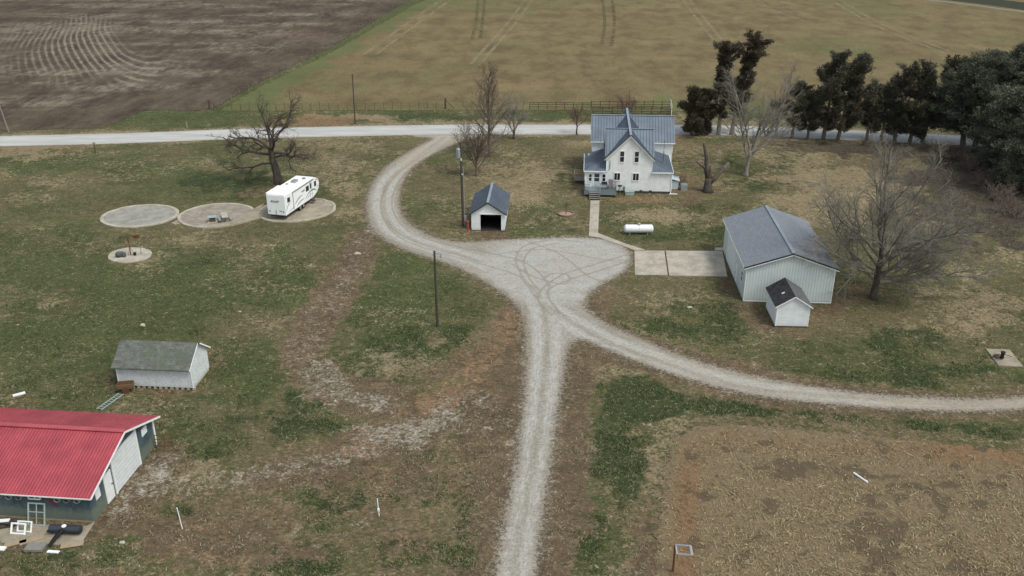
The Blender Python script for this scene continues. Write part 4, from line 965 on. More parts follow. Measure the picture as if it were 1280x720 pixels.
# ================================================================== SMALL GARAGE by the power pole
sg = thing('small_garage', 'small white single garage with blue-grey gable roof and open dark doorway', 'garage', (-5.05, 107.9, 0), R(-3))
GW, GD = 4.15, 7.6
m = MB()
m.b2(0, 1.12, 0, .12, .1, 2.35); m.b2(3.72, GW, 0, .12, .1, 2.35); m.b2(1.12, 3.72, 0, .12, 2.2, 2.35)
m.prism([(0, 2.35), (GW, 2.35), (GW / 2, 3.72)], 'y', .0, .12)
m.b2(0, .12, .12, GD - .12, .1, 2.35); m.b2(GW - .12, GW, .12, GD - .12, .1, 2.35); m.b2(0, GW, GD - .12, GD, .1, 2.35)
m.prism([(0, 2.35), (GW, 2.35), (GW / 2, 3.72)], 'y', GD - .12, GD)
m.build('wall', M['gar_wall'], sg)
m = MB(); m.b2(-.03, GW + .03, -.03, GD + .03, -.1, .1); m.build('foundation', M['foundation'], sg)
MB().b2(.12, GW - .12, .12, GD - .12, .1, .12).build('floor', M['dim'], sg)
m = MB(); m.b2(1.04, 1.12, -.03, 0, .1, 2.28); m.b2(3.72, 3.8, -.03, 0, .1, 2.28); m.b2(1.0, 3.84, -.04, 0, 2.14, 2.3); m.build('door_frame', M['trim'], sg)
gable_roof('roof', sg, M['blue_metal'], 0, GW, 0, GD, 2.35, 3.72, 'y', .28, .28, rib=.3)
m = MB(); rake_trim(m, 0, GW, -.295, 2.35, 3.72, .28, lift=-.0, t=.14); m.build('rake_board', M['dark_trim'], sg)
m = MB(); m.b2(1.15, 3.6, 5, 7, .12, .9); m.b2(.3, .9, 2, 5, .12, 1.6); sgc = m.build('stored_crate', M['wood_dark'])
sgc.location = sg.location; sgc.rotation_euler = sg.rotation_euler
tag(sgc, 'dark stacked crates inside the open small garage', 'crates')
# red hand pump beside
pm = thing('hand_pump', 'red post-like hand pump standing left of the small garage door', 'pump', (*W(585, 290), 0))
MB().tube([(0, 0, 0), (0, 0, .08)], .2, 10).tube([(0, 0, 0), (0, 0, 1.35)], [.1, .09], 10).tube([(0, 0, 1.35), (0, 0, 1.5)], [.13, .08], 10).build('body', M['red'], pm)
MB().bar((0, 0, 1.45), (-.55, -.1, 1.2), .04, .05).build('handle', M['red'], pm)
MB().tube([(0, 0, 1.1), (.02, -.25, 1.08), (.02, -.32, .98)], .035, 8).build('spout', M['red'], pm)

# ================================================================== BIG GARAGE
bg = thing('machine_shed', 'large pale green ribbed metal shed with blue-grey shingle gable roof behind a tiny shed', 'shed', (*W(928.7, 376.3), 0), R(-3.6))
BW, BD = 8.95, 14.3
m = MB(); gable_box(m, BW, BD, 3.95, 5.5, 'y'); m.build('wall', M['rib_wall'], bg)
gable_roof('roof', bg, M['blue_shingle'], 0, BW, 0, BD, 3.95, 5.5, 'y', .3, .3, th=.1)
m = MB(); rake_trim(m, 0, BW, -.31, 3.95, 5.5, .32, lift=-.02, t=.16); m.build('rake_board', M['dark_trim'], bg)
m = MB(); rake_trim(m, 0, BW, -.305, 3.95, 5.5, .30, lift=-.15, t=.1); m.build('fascia', M['trim'], bg)
pieces('gutter', ((-.33, -.28, -.3, BD + .3, 3.72, 3.88), (BW + .28, BW + .33, -.3, BD + .3, 3.72, 3.88)), M['trim'], bg)
m = MB(); m.b2(-.03, .07, -.03, 0, 0, 3.9); m.b2(BW - .07, BW + .03, -.03, 0, 0, 3.9); m.b2(0, BW, -.03, -.01, 0, .1); m.b2(-.03, 0, -.03, .08, 0, 3.9); m.build('corner_trim', M['trim'], bg)
m = MB(); m.b2(-.05, -.004, 6.2, 11.2, .08, 3.3); d_ = m.build('garage_door', M['door_panel'], bg)
m = MB(); m.b2(-.07, 0, 6.08, 6.2, .08, 3.42); m.b2(-.07, 0, 11.2, 11.32, .08, 3.42); m.b2(-.07, 0, 6.2, 11.2, 3.3, 3.42); m.build('frame', M['trim'], d_)
m = MB(); m.b2(-.05, -.004, 4.4, 5.3, .1, 2.15); d_ = m.build('side_door', M['white'], bg); MB().tube([(-.12, 5.15, 1.1), (-.05, 5.15, 1.1)], .04, 8).build('handle', M['dark_trim'], d_)
window(bg, (0, 1.7, 2.1), .8, 1.1, '-x')

# ================================================================== TINY SHED
ts = thing('tiny_shed', 'tiny white shed with black weathered roof in front of the pale green metal shed', 'shed', (*W(968.5, 409), 0), R(-2.5))
TW, TD = 3.15, 4.3
m = MB(); m.prism([(0, .15), (TW, .15), (TW, 2.35), (TW / 2, 3.35), (0, 2.35)], 'y', 0, TD); m.build('wall', M['mini_wall'], ts)
m = MB(); m.b2(.02, TW - .02, .04, TD - .04, 0, .15); m.build('skid_base', M['wood_dark'], ts)
s_ = (3.35 - 2.35) / (TW / 2)
m = MB(); m.roof([(-.22, -.2, 2.35 - s_ * .22 + .05), (TW / 2, -.2, 3.4), (TW / 2, TD + .2, 3.4), (-.22, TD + .2, 2.35 - s_ * .22 + .05)], None, th=.06); m.build('roof', M['black_shingle'], ts)
m = MB(); m.roof([(TW + .22, -.2, 2.35 - s_ * .22 + .05), (TW / 2 + .01, -.2, 3.4), (TW / 2 + .01, TD + .2, 3.4), (TW + .22, TD + .2, 2.35 - s_ * .22 + .05)], None, th=.06); m.build('roof', M['grey_shingle'], ts)
m = MB(); rake_trim(m, 0, TW, -.21, 2.35, 3.35, .22, lift=-.02, t=.1); m.b2(-.02, .07, -.025, 0, .15, 2.3); m.b2(TW - .07, TW + .02, -.025, 0, .15, 2.3); m.build('rake_board', M['trim'], ts)
MB().box((TW / 2 - .75, 1.6, 2.98), (.3, .22, .03), ry=R(-32)).build('roof_patch', M['white'], ts)

# ================================================================== WHITE SHED (left)
wsx, wsy = W(149.5, 484)
ws = thing('white_shed', 'chipped white plank shed with mossy grey shingle roof raised on short blocks', 'shed', (wsx, wsy, 0), R(-4.6))
SW, SD = 6.55, 3.7
m = MB(); m.prism([(0, .22), (SD, .22), (SD, 2.25), (SD / 2 + .15, 3.5), (0, 2.25)], 'x', 0, SW); m.build('wall', M['chip_wall'], ws)
m = MB()
for k in range(14): m.b2(.1 + k * .49, .34 + k * .49, .02, .2, 0, .22)
m.b2(.05, SW - .05, SD - .3, SD - .05, 0, .22); m.b2(SW - .25, SW - .02, .2, SD - .1, 0, .22); m.build('foundation_block', M['conc_pale'], ws)
m = MB(); c = SD / 2 + .15
m.roof([(-.25, -.35, 2.06), (-.25, c, 3.58), (SW + .05, c, 3.58), (SW + .05, -.35, 2.06)], None, th=.07)
m.roof([(-.25, SD + .25, 2.12), (-.25, c, 3.58), (SW + .25, c, 3.58), (SW + .25, SD + .25, 2.12)], None, th=.07)
m.build('roof', M['old_shingle'], ws)
m = MB(); m.bar((SW + .27, SD + .25, 2.08), (SW + .27, c, 3.5), .04, .12); m.bar((SW + .08, -.35, 2.0), (SW + .08, c, 3.5), .03, .1); m.build('fascia', M['trim'], ws)
pieces('corner_board', ((SW, SW + .03, -.03, .06, .22, 2.1), (-.03, .06, -.03, 0, .22, 2.05)), M['trim'], ws)
m = MB(); m.b2(-.05, -.002, 1.2, 2.3, .25, 2.1); m.build('door', M['wood_grey'], ws)

# ================================================================== RED ROOF BARN
bx_, by_ = W(117.4, 653)
bn = thing('red_roof_barn', 'long low barn with bright red ribbed metal roof and faded blue metal walls', 'barn', (bx_, by_, 0), R(-5.4))
BL_, BDp = 26.0, 9.6     # extends to local -x
m = MB(); m.prism([(0, 0), (BDp, 0), (BDp, 2.4), (BDp * .52, 4.05), (0, 2.4)], 'x', -BL_, 0); m.build('wall', M['barn_wall'], bn)
c = BDp * .52; s_ = 1.65 / c; ov = .42
m = MB(1)
m.roof([(-BL_ - .4, -ov, 2.4 - s_ * ov + .05), (-BL_ - .4, c, 4.12), (.42, c, 4.12), (.42, -ov, 2.4 - s_ * ov + .05)], 1, rib=.235, rw=.05, rh=.035)
s2 = 1.65 / (BDp - c)
m.roof([(-BL_ - .4, BDp + ov, 2.4 - s2 * ov + .05), (-BL_ - .4, c, 4.12), (.42, c, 4.12), (.42, BDp + ov, 2.4 - s2 * ov + .05)], 1, rib=.235, rw=.05, rh=.035)
rf = m.build('roof', [M['red_roof'], M['red_seam']], bn)
m = MB(); m.bar((-BL_ - .42, c, 4.17), (.44, c, 4.17), .42, .06); m.build('ridge_cap', M['red_roof'], rf)
m = MB()
m.bar((.44, -ov, 2.4 - s_ * ov - .02), (.44, c, 4.04), .04, .14); m.bar((.44, BDp + ov, 2.4 - s2 * ov - .02), (.44, c, 4.04), .04, .14)
m.bar((-BL_, -ov - .02, 2.4 - s_ * ov - .02), (.44, -ov - .02, 2.4 - s_ * ov - .02), .03, .09)
m.build('fascia', M['trim'], bn)
MB().b2(.004, .06, BDp - .16, BDp + .02, 0, 2.3).build('corner_trim', M['trim'], bn)
m = MB(); m.b2(.004, .06, 3.35, 6.7, .05, 3.0); d_ = m.build('garage_door', M['door_panel'], bn)
pieces('frame', ((.004, .09, 3.15, 3.33, 0, 3.15), (.004, .09, 6.72, 6.95, 0, 3.1)), M['white'], d_)
m = MB(); m.b2(.004, .05, 1.95, 2.95, .05, 2.3); d_ = m.build('side_door', M['white'], bn)
MB().tube([(.05, 2.8, 1.2), (.12, 2.8, 1.2)], .05, 8).build('handle', M['dark_trim'], d_)
m = MB(); m.b2(.004, .04, .75, 1.35, 1.25, 2.3); m.build('vent_panel', M['white'], bn)
m = MB(); m.b2(.004, .04, 7.75, 8.55, 1.8, 2.42); m.build('vent_panel', M['white'], bn)
for k, xx in enumerate((-.85, -1.6, -2.25, -5.0, -5.7, -6.4, -8.0, -9.0, -10.0)):
    m = MB(); m.tube([(xx, -.003, 1.78), (xx, -.03, 1.78)], .25, 14); m.tube([(xx, -.03, 1.78), (xx, -.16, 1.74)], [.18, .2], 14, cap=False); f = m.build('fan_hood', M['steel'] if k % 2 else M['aqua'], bn)
    MB().tube([(xx, -.032, 1.78), (xx, -.034, 1.78)], .18, 12).build('opening', M['dim'], f)
window(bn, (-3.85, 0, 1.98), .75, .42, '-y', vertical=True, fm=M['white'])
m = MB(); m.prism([(-3.5, 1.75), (-2.55, 1.95), (-2.5, 1.5), (-2.2, 1.05), (-2.65, 1.2), (-2.9, 1.62)], 'y', -.012, -.002); m.build('rust_patch', plain('rust_stain', (.15, .05, .045), .8), bn)
m = MB(); m.b2(-BL_, 0, -.025, -.004, 0, .1); m.build('sill', M['wood_tan'], bn)

def loc_barn(x, y, z=0):
    a = R(-5.4); return (bx_ + x * math.cos(a) - y * math.sin(a), by_ + x * math.sin(a) + y * math.cos(a), z)
# ================================================================== TRAVEL TRAILER
rx0, ry0 = W(346.7, 270.5, .6)
rv = thing('travel_trailer', 'white travel trailer with dark swoosh stripes parked on the right round concrete pad', 'trailer', (rx0, ry0, .16), R(75.5))
RL, RW_, RZ0, RZ1 = 9.9, 2.55, .62, 3.3     # local x forward, y to its left; origin rear middle
prof = [(0, RZ0), (7.9, RZ0), (9.0, .95), (9.75, 1.5), (9.9, 2.1), (9.7, 2.65), (9.1, 3.0), (8.3, RZ1), (0, RZ1 - .03)]
def rv_mat():
    b = NB('trailer_skin', .35, .45); n = b.noise(1.2, 4, .6); b.color(b.mix(b.step(n, .3, .7), (.90, .91, .90), (.83, .85, .84))); return b.m
M['rv'] = rv_mat(); M['rv_roof'] = plain('trailer_roof', (.86, .85, .82), .6, .3, var=.08, dirtamt=.12)
body = MB().prism(prof, 'y', -RW_ / 2, RW_ / 2).build('body', M['rv'], rv)
md = body.modifiers.new('Bevel', 'BEVEL'); md.width = .06; md.segments = 2; md.limit_method = 'ANGLE'
m = MB(); m.b2(.05, 8.3, -RW_ / 2 + .06, RW_ / 2 - .06, RZ1 - .01, RZ1 + .03); rr = m.build('roof', M['rv_roof'], rv)
m = MB(); m.b2(1.3, 4.6, RW_ / 2, RW_ / 2 + .75, 1.0, 2.95); so = m.build('slide_out', M['rv'], rv)
MB().b2(1.28, 4.62, RW_ / 2 - .02, RW_ / 2 + .8, 2.95, 3.02).build('roof', M['rv_roof'], so)
for (x_, y_, a_, b_, h_, mt) in ((5.6, .1, .85, .65, .26, 'steel'), (3.0, -.3, .4, .4, .12, 'rv_roof'), (7.2, -.45, .38, .38, .14, 'wood_grey'), (1.6, .4, .36, .36, .1, 'rv_roof'), (4.4, .6, .3, .3, .1, 'steel')):
    MB().b2(x_ - a_ / 2, x_ + a_ / 2, y_ - b_ / 2, y_ + b_ / 2, RZ1 + .03, RZ1 + .03 + h_).build('air_conditioner' if h_ > .2 else 'roof_vent', M[mt], rr)
Ys = -RW_ / 2
def side_poly(pts, off=.012):
    m = MB(); v = [(x_, Ys - off, z_) for x_, z_ in pts]; n = len(v)
    m.add(v + [(p[0], Ys + .004, p[2]) for p in v], [tuple(range(n))] + [(i, n + i, n + (i + 1) % n, (i + 1) % n) for i in range(n)]); return m
def swoosh(pts, w0=.09):
    pts = smooth_poly(pts, False, 5); n = len(pts); up = []; dn = []
    for i, p in enumerate(pts):
        t = i / (n - 1); h = w0 * math.sin(math.pi * (.08 + .88 * t)); up.append((p[0], p[1] + h)); dn.append((p[0], p[1] - h))
    m = MB(); v = [(x_, Ys - .012, z_) for x_, z_ in up + dn]
    m.add(v, [(i, i + 1, n + i + 1, n + i) for i in range(n - 1)]); return m
for x0_, x1_, z0_, z1_ in ((.65, 1.35, 2.15, 2.75), (5.9, 6.75, 1.95, 2.65), (8.35, 8.95, 1.95, 2.65), (7.15, 7.5, 2.0, 2.75)):
    w_ = side_poly([(x0_, z0_), (x1_, z0_), (x1_, z1_), (x0_, z1_)], .02).build('window', M['dark_trim'], rv)
    side_poly([(x0_ + .06, z0_ + .06), (x1_ - .06, z0_ + .06), (x1_ - .06, z1_ - .06), (x0_ + .06, z1_ - .06)], .026).build('pane', M['glass'], w_)
m = MB()
for a, b_ in ((7.0, 7.05), (7.6, 7.65)): m.b2(a, b_, Ys - .02, Ys, .8, 2.85)
m.b2(7.0, 7.65, Ys - .02, Ys, 2.82, 2.86); d_ = m.build('door', M['steel'], rv)
m = MB(); m.b2(2.15, 2.23, Ys - .03, Ys, .8, 3.0); m.b2(2.15, 8.2, Ys - .05, Ys, 3.0, 3.08); m.build('awning_rail', M['dark_trim'], rv)
M['swoosh'] = plain('decal_grey', (.10, .115, .14), .4, .4, dirtamt=0); M['swoosh2'] = plain('decal_silver', (.30, .33, .36), .4, .4, dirtamt=0)
for pts, w_, mt in (([(.15, 1.15), (.7, 1.75), (1.6, 2.15)], .07, 'swoosh'), ([(2.5, 1.3), (3.6, 1.75), (4.9, 1.95)], .07, 'swoosh'), ([(3.0, .95), (4.2, 1.25), (5.3, 1.3)], .08, 'swoosh2'),
                    ([(.9, .9), (1.8, 1.0), (2.6, 1.05)], .05, 'swoosh2'), ([(5.6, 1.1), (6.6, 1.6), (7.8, 1.72), (8.6, 1.5), (8.95, 1.2)], .09, 'swoosh'), ([(5.9, 1.0), (6.8, 1.2), (7.9, 1.3)], .05, 'swoosh2'), ([(8.7, 2.9), (9.3, 2.7), (9.6, 2.4)], .05, 'swoosh'), ([(8.9, 1.55), (9.3, 1.75), (9.7, 1.8)], .04, 'swoosh')):
    swoosh(pts, w_).build('stripe', M[mt], rv)
def text_part(s, size, loc, rot, mat, parent, name='lettering', ext=.006):
    cu = bpy.data.curves.new(name, 'FONT'); cu.body = s; cu.size = size; cu.extrude = ext; cu.align_x = 'CENTER'; cu.align_y = 'CENTER'; cu.resolution_u = 3; cu.shear = .25; cu.offset = .012
    t = bpy.data.objects.new('tmp', cu); COL.objects.link(t); bpy.context.view_layer.update()
    me = bpy.data.meshes.new_from_object(t.evaluated_get(bpy.context.evaluated_depsgraph_get())); bpy.data.objects.remove(t)
    me.materials.clear(); me.materials.append(mat); o = bpy.data.objects.new(name, me); COL.objects.link(o); o.parent = parent; o.location = loc; o.rotation_euler = rot; return o
text_part('BULLET', .34, (-.012, .15, 2.42), (R(90), 0, R(-90)), M['swoosh'], rv)
text_part('BULLET', .26, (5.1, Ys - .014, 2.35), (R(90), 0, 0), M['swoosh'], rv)
MB().b2(-.02, 0, -.75, -.38, 1.12, 1.27).build('number_plate', M['swoosh2'], rv)
for y_ in (-.95, .95): MB().tube([(-.03, y_, 1.12), (0, y_, 1.12)], .085, 10).build('tail_light', M['dark_trim'], rv)
m = MB(); m.b2(-.05, 0, .02, .1, .68, 1.35); m.build('ladder_rail', M['steel'], rv)
m = MB(); m.b2(-.06, 0, -1.2, 1.2, .55, .64); m.build('bumper', M['dark_trim'], rv)
m = MB(); m.b2(.1, 9.2, -.95, .95, .42, .62); m.bar((9.0, -.7, .5), (10.9, 0, .5), .09, .12); m.bar((9.0, .7, .5), (10.9, 0, .5), .09, .12); m.tube([(10.7, 0, .0), (10.7, 0, .75)], .05, 8); m.build('chassis', M['dark_trim'], rv)
for y_ in (-.2, .2): MB().tube([(9.95, y_, .55), (9.95, y_, .95), (9.95, y_, 1.02)], [.16, .16, .08], 10).build('gas_bottle', M['white'], rv)
for x_ in (4.1, 5.0):
    for y_ in (-1.1, 1.1):
        wh = MB().tube([(x_, y_ - .11, .36), (x_, y_ + .11, .36)], .36, 18).build('wheel', M['black'], rv)
        MB().tube([(x_, y_ - .125, .36), (x_, y_ + .125, .36)], .2, 12).build('rim', M['steel'], wh)
m = MB(); m.b2(7.05, 7.6, Ys - .45, Ys - .1, .3, .34); m.b2(7.05, 7.6, Ys - .25, Ys, .55, .59); m.bar((7.07, Ys - .4, .05), (7.07, Ys, .6), .03, .05); m.bar((7.58, Ys - .4, .05), (7.58, Ys, .6), .03, .05); m.build('entry_step', M['dark_trim'], rv)
for x_ in (.4, 8.7):
    for y_ in (-1.0, 1.0): MB().tube([(x_, y_, .0), (x_, y_, .5)], .03, 6).build('stabiliser', M['dark_trim'], rv)

# ================================================================== PICNIC TABLE and GRILL on the middle pad
tx_, ty_ = W(281.5, 276.5)
pt = thing('picnic_table', 'weathered grey picnic table with two benches on the middle round pad', 'picnic table', (tx_, ty_, .1), R(112))
MB().box((0, 0, .74), (2.1, .78, .05)).build('tabletop', M['conc_pale'], pt)
for s_ in (-1, 1):
    MB().box((0, s_ * .68, .44), (2.1, .28, .05)).build('bench', M['steel'], pt)
    m = MB(); m.bar((s_ * .75, -.55, 0), (s_ * .75, .3, .72), .06, .1); m.bar((s_ * .75, .55, 0), (s_ * .75, -.3, .72), .06, .1); m.bar((s_ * .75, -.8, .4), (s_ * .75, .8, .4), .05, .1); m.build('leg', M['wood_grey'], pt)
st_ = thing('fire_table', 'small square table with a dark tray beside the picnic table', 'table', (*W(266, 278), .1), R(20))
MB().box((0, 0, .68), (1.1, .85, .06)).build('top', M['aqua'], st_)
MB().box((0, 0, .35), (.75, .55, .6)).build('cabinet', M['wood_dark'], st_)
MB().box((0, -.05, .03), (1.25, 1.0, .06)).build('base', M['conc_pale'], st_)
for sx in (-1, 1): MB().tube([(sx * .5, .35, .68), (sx * .5, .35, 0)], .03, 6).build('leg', M['steel'], st_)

# small pad things: disc-topped post, shrub heap, bucket, pipe
wv = thing('garden_windmill', 'dark rusty post with a wind vane arm on the small round pad', 'windmill', (*W(164, 320), .1), R(8))
MB().tube([(0, 0, 0), (0, 0, 2.3)], [.05, .04], 8).build('post', M['rust'], wv)
m = MB(); m.bar((-1.0, 0, 2.25), (1.0, 0, 2.25), .05, .05); m.add([(.55, 0, 2.1), (1.25, .02, 2.0), (1.25, .02, 2.5), (.55, 0, 2.4)], [(0, 1, 2, 3)]); m.tube([(-.1, 0, 1.7), (0, 0, 2.25)], .06, 6); m.build('vane', M['rust'], wv)
m = MB()
for k in range(3):
    a = k * 2.09; m.tube([(0, 0, 1.2), (.4 * math.cos(a), .4 * math.sin(a), 0)], .02, 5)
m.build('leg', M['rust'], wv)
for k in range(1):
    m = MB()
    for i in range(8): a = i * math.pi / 4; m.box((-.85, .14 * math.cos(a), 2.25 + .14 * math.sin(a)), (.02, .16, .1), rx=a)
    m.build('rotor', M['rust'], wv)
tag(place(MB().ico((0, 0, .3), .5, (1, .8, .75), 4, .25).ico((.35, .1, .25), .35, (1, 1, .8), 6, .25).build('boulder', plain('dark_stone', (.10, .105, .10), .9)), (*W(150.5, 322), .1)), 'dark lumpy boulder on the left of the small round pad', 'boulder')
tag(place(MB().tube([(0, 0, 0), (0, 0, .32)], [.15, .19], 12).tube([(0, 0, .32), (0, 0, .325)], .17, 12).build('bucket', M['black']), (*W(169, 320), .1)), 'small black bucket on the small round pad right of the post', 'bucket')
tag(place(MB().tube([(0, 0, 0), (0, 0, .75), (.18, 0, .9), (.3, 0, .8)], .04, 8).tube([(0, 0, 0), (0, 0, .1)], .12, 8).build('standpipe', M['steel']), (*W(177, 318), .1)), 'pale curved standpipe at the right end of the small round pad', 'standpipe')

# ================================================================== PROPANE TANK
pk = thing('propane_tank', 'long white horizontal propane tank on the lawn in front of the farmhouse', 'tank', (*W(798, 292.5), 0), 0)
L_ = 1.85; r_ = .5; pts = []; rs = []
for k in range(7): a = k / 6 * math.pi / 2; pts.append((-L_ + (1 - math.sin(a)) * .0 - r_ * .55 * math.cos(a) + .3, 0, .72)); rs.append(max(.02, r_ * math.sin(a)))
for k in range(6, -1, -1): a = k / 6 * math.pi / 2; pts.append((L_ + r_ * .55 * math.cos(a) - .3, 0, .72)); rs.append(max(.02, r_ * math.sin(a)))
MB().tube(pts, rs, 24).build('body', M['tank'], pk, True)
MB().tube([(0, 0, 1.18), (0, 0, 1.38), (0, 0, 1.46)], [.2, .2, .12], 14).build('valve_dome', M['steel'], pk)
MB().tube([(-.02, 0, .72), (.02, 0, .72)], r_ + .008, 24).build('weld_band', M['ltblue'], pk)
for x_ in (-1.1, 1.1): MB().b2(x_ - .06, x_ + .06, -.35, .35, 0, .3).build('leg', M['steel'], pk)

# fire ring
fr_ = thing('fire_ring', 'round rusty brick fire ring with a dark centre post left of the path', 'fire ring', (*W(707.5, 268), 0))
m = MB()
for k in range(16): a = k * math.pi / 8; m.box((1.0 * math.cos(a), 1.0 * math.sin(a), .1), (.2, .36, .2), rz=a)
m.build('ring', plain('ring_brick', (.24, .15, .12), .9), fr_)
MB().tube([(0, 0, 0), (0, 0, .06)], .9, 18).build('ash_bed', M['wood_tan'], fr_)
MB().tube([(0, 0, .05), (0, 0, 1.5)], .05, 8).build('post', M['wood_dark'], fr_)

# ================================================================== POLES
p_ = W(579, 283)
up = thing('power_pole', 'tall dark power pole with a grey transformer can beside the small garage', 'utility pole', (*p_, 0), R(10))
MB().tube([(0, 0, 0), (-.1, 0, 10.9)], [.17, .11], 10).build('pole', M['pole'], up)
MB().tube([(-.42, -.1, 9.0), (-.42, -.1, 10.05), (-.42, -.1, 10.15)], [.26, .26, .2], 14).tube([(-.42, -.1, 10.1), (-.42, -.1, 10.4)], .05, 6).build('transformer', M['steel'], up)
m = MB(); m.tube([(.2, -.1, .1), (.16, -.1, 7.5)], .045, 6); m.build('conduit', M['steel'], up)
MB().b2(.1, .45, -.3, -.1, .8, 1.5).build('meter_box', M['steel'], up)
MB().tube([(-.1, -.12, 8.6), (-.1, -.12, 8.9)], .07, 6).tube([(0, -.16, 6.8), (0, -.16, 6.95)], .06, 6).build('insulator', M['white'], up)
p_ = W(547, 408)
yl = thing('yard_light', 'slim dark wooden pole with a small yard lamp in the drive loop lawn', 'yard light', (*p_, 0), R(-4))
MB().tube([(0, 0, 0), (-.05, 0, 7.95)], [.14, .1], 10).build('pole', M['pole'], yl)
MB().tube([(-.05, 0, 7.6), (.25, -.05, 7.72), (.55, -.08, 7.66)], .025, 6).build('arm', M['dark_trim'], yl)
MB().tube([(.58, -.08, 7.7), (.58, -.08, 7.55), (.58, -.08, 7.42)], [.06, .09, .13], 12).tube([(.58, -.08, 7.42), (.58, -.08, 7.34)], [.1, .05], 12).build('lamp', M['steel'], yl)
def utility(px, py, h, lean, label, arm=True):
    u_ = thing('utility_pole', label, 'utility pole', (*W(px, py), 0), 0)
    MB().tube([(0, 0, 0), (lean, 0, h)], [.13, .08], 8).build('pole', M['pole'] if (arm or px > 200) else M['wood_grey'], u_)
    if arm: MB().bar((lean - .7, 0, h - .6), (lean + .7, 0, h - .6), .08, .1).build('crossarm', M['pole'], u_)
    for s_ in ((-.6, .6) if arm else (0,)): MB().tube([(lean + s_, 0, h - .55), (lean + s_, 0, h - .35)], .05, 6).build('insulator', M['steel'], u_)
utility(444, 155, 8.9, .1, 'thin dark utility pole on the orange verge beyond the road behind the gnarled tree', False)
utility(11, 165, 7.2, -.9, 'pale leaning utility pole at the far left edge beside the ploughed field', False)
mb_ = thing('mailbox_post', 'short dark post with a small tan box on the near verge at the left', 'post', (*W(119.5, 191.5), 0))
MB().tube([(0, 0, 0), (0, 0, 1.45)], .1, 8).build('post', M['wood_dark'], mb_); MB().b2(-.15, .15, -.25, .25, 1.45, 1.75).build('box', M['wood_tan'], mb_)
mk_ = thing('marker_post', 'short pale marker post on the far verge beside the field corner', 'post', (*W(234, 160), 0))
MB().b2(-.1, .1, -.06, .06, 0, 1.15).build('post', M['wood_tan'], mk_); MB().b2(-.16, .16, -.08, -.06, .8, 1.2).build('plate', M['wood_grey'], mk_)
# thin white field markers
for (a, b_, lean, lab) in ((228, 661, -.12, 'thin white plastic marker stake left of the dark green patch near the barn'), (474, 645, -.05, 'thin white marker stake with a small knob left of the gravel drive')):
    o_ = thing('marker_stake', lab, 'stake', (*W(a, b_), 0)); MB().tube([(0, 0, 0), (lean, 0, 1.75 if a < 300 else 1.45)], .035, 6).build('stake', M['trim'], o_)
    if a > 300: MB().tube([(lean * .3, -.04, .45), (lean * .3, -.04, .65)], .08, 8).build('knob', M['trim'], o_)
# basketball-like frame on a post at the bottom
hoop = thing('frame_post', 'square pale metal frame mounted on a rusty brown post by the stubble field corner', 'frame', (*W(841, 716), 0), R(0))
MB().tube([(0, 0, 0), (0, 0, 2.15)], .07, 8).build('post', M['rust'], hoop)
m = MB()
for a, b_, w_ in (((0, -.02, 2.2), (1.0, 0, 2.12), .1), ((0, -.6, 2.0), (1.0, -.62, 1.92), .1), ((.95, 0, 2.12), (.95, -.64, 1.93), .15), ((.03, 0, 2.2), (.03, -.6, 2.0), .09)): m.bar(a, b_, w_, .07)
m.build('frame', M['steel'], hoop)

# ================================================================== FENCES
def board_fence(name, a, b_, nb, h, rails, label, mat, cat='fence', rw=.10, post=.12):
    A = Vector((*W(*a), 0)); B = Vector((*W(*b_), 0)); t = thing(name, label, cat, A)
    D = B - A
    for i in range(nb + 1):
        p = D * i / nb; j = rnd.uniform(-.04, .04)
        MB().tube([(p.x, p.y, 0), (p.x + j, p.y, h * rnd.uniform(.97, 1.08))], post / 2, 6).build('post', mat, t)
    for z_ in rails:
        m = MB()
        for i in range(nb):
            p, q = D * i / nb, D * (i + 1) / nb
            m.bar(p + Vector((0, -.08, z_ + rnd.uniform(-.05, .05))), q + Vector((0, -.08, z_ + rnd.uniform(-.05, .05))), .04, rw)
        m.build('rail', mat, t)
    return t
board_fence('board_fence', (662, 136.5), (739, 137), 7, 1.35, (.5, .95, 1.3), 'low dark board fence beyond the road left of the farmhouse roof', M['wood_dark'])
board_fence('pen_fence', (739, 137.2), (838, 137.2), 9, 1.7, (.5, 1.0, 1.55), 'dark rail fence along the back of the livestock pen behind the farmhouse', M['wood_dark'])
board_fence('pen_fence', (741, 144.5), (838, 144.5), 8, 1.7, (.4, .85, 1.3, 1.65), 'dark rail fence along the road side of the livestock pen', M['wood_dark'])
board_fence('pen_gate', (839, 145), (837.5, 137), 1, 2.0, (.5, 1.2, 1.9), 'white end gate closing the right side of the livestock pen', M['trim'], 'gate', .25)
def wire_fence(pts, n, label, mat, h=1.35):
    P_ = [Vector((*W(*p), 0)) for p in pts]; t = thing('wire_fence', label, 'fence', P_[0]); tot = sum((P_[i + 1] - P_[i]).length for i in range(len(P_) - 1)); sp = tot / n
    q = []
    for i in range(len(P_) - 1):
        k = max(1, round((P_[i + 1] - P_[i]).length / sp)); q += [P_[i].lerp(P_[i + 1], j / k) - P_[0] for j in range(k)]
    q.append(P_[-1] - P_[0])
    for p in q: MB().tube([(p.x, p.y, 0), (p.x + rnd.uniform(-.06, .06), p.y, h * rnd.uniform(.9, 1.1))], .04, 5).build('post', mat, t)
    for z_ in (.4, .8, 1.15):
        m = MB()
        for a, b_ in zip(q[:-1], q[1:]): m.bar(a + Vector((0, 0, z_)), b_ + Vector((0, 0, z_)), .02, .02)
        m.build('wire', M['wood_dark'], t)
wire_fence([(268, 138.5), (400, 137.5), (480, 137), (556, 136)], 26, 'wire fence with thin dark posts along the near edge of the pasture', M['wood_dark'])
wire_fence([(266, 137), (300, 118.5), (330, 101), (410, 57), (500, 4)], 40, 'wire fence running diagonally between ploughed field and pasture', M['wood_grey'], 1.0)
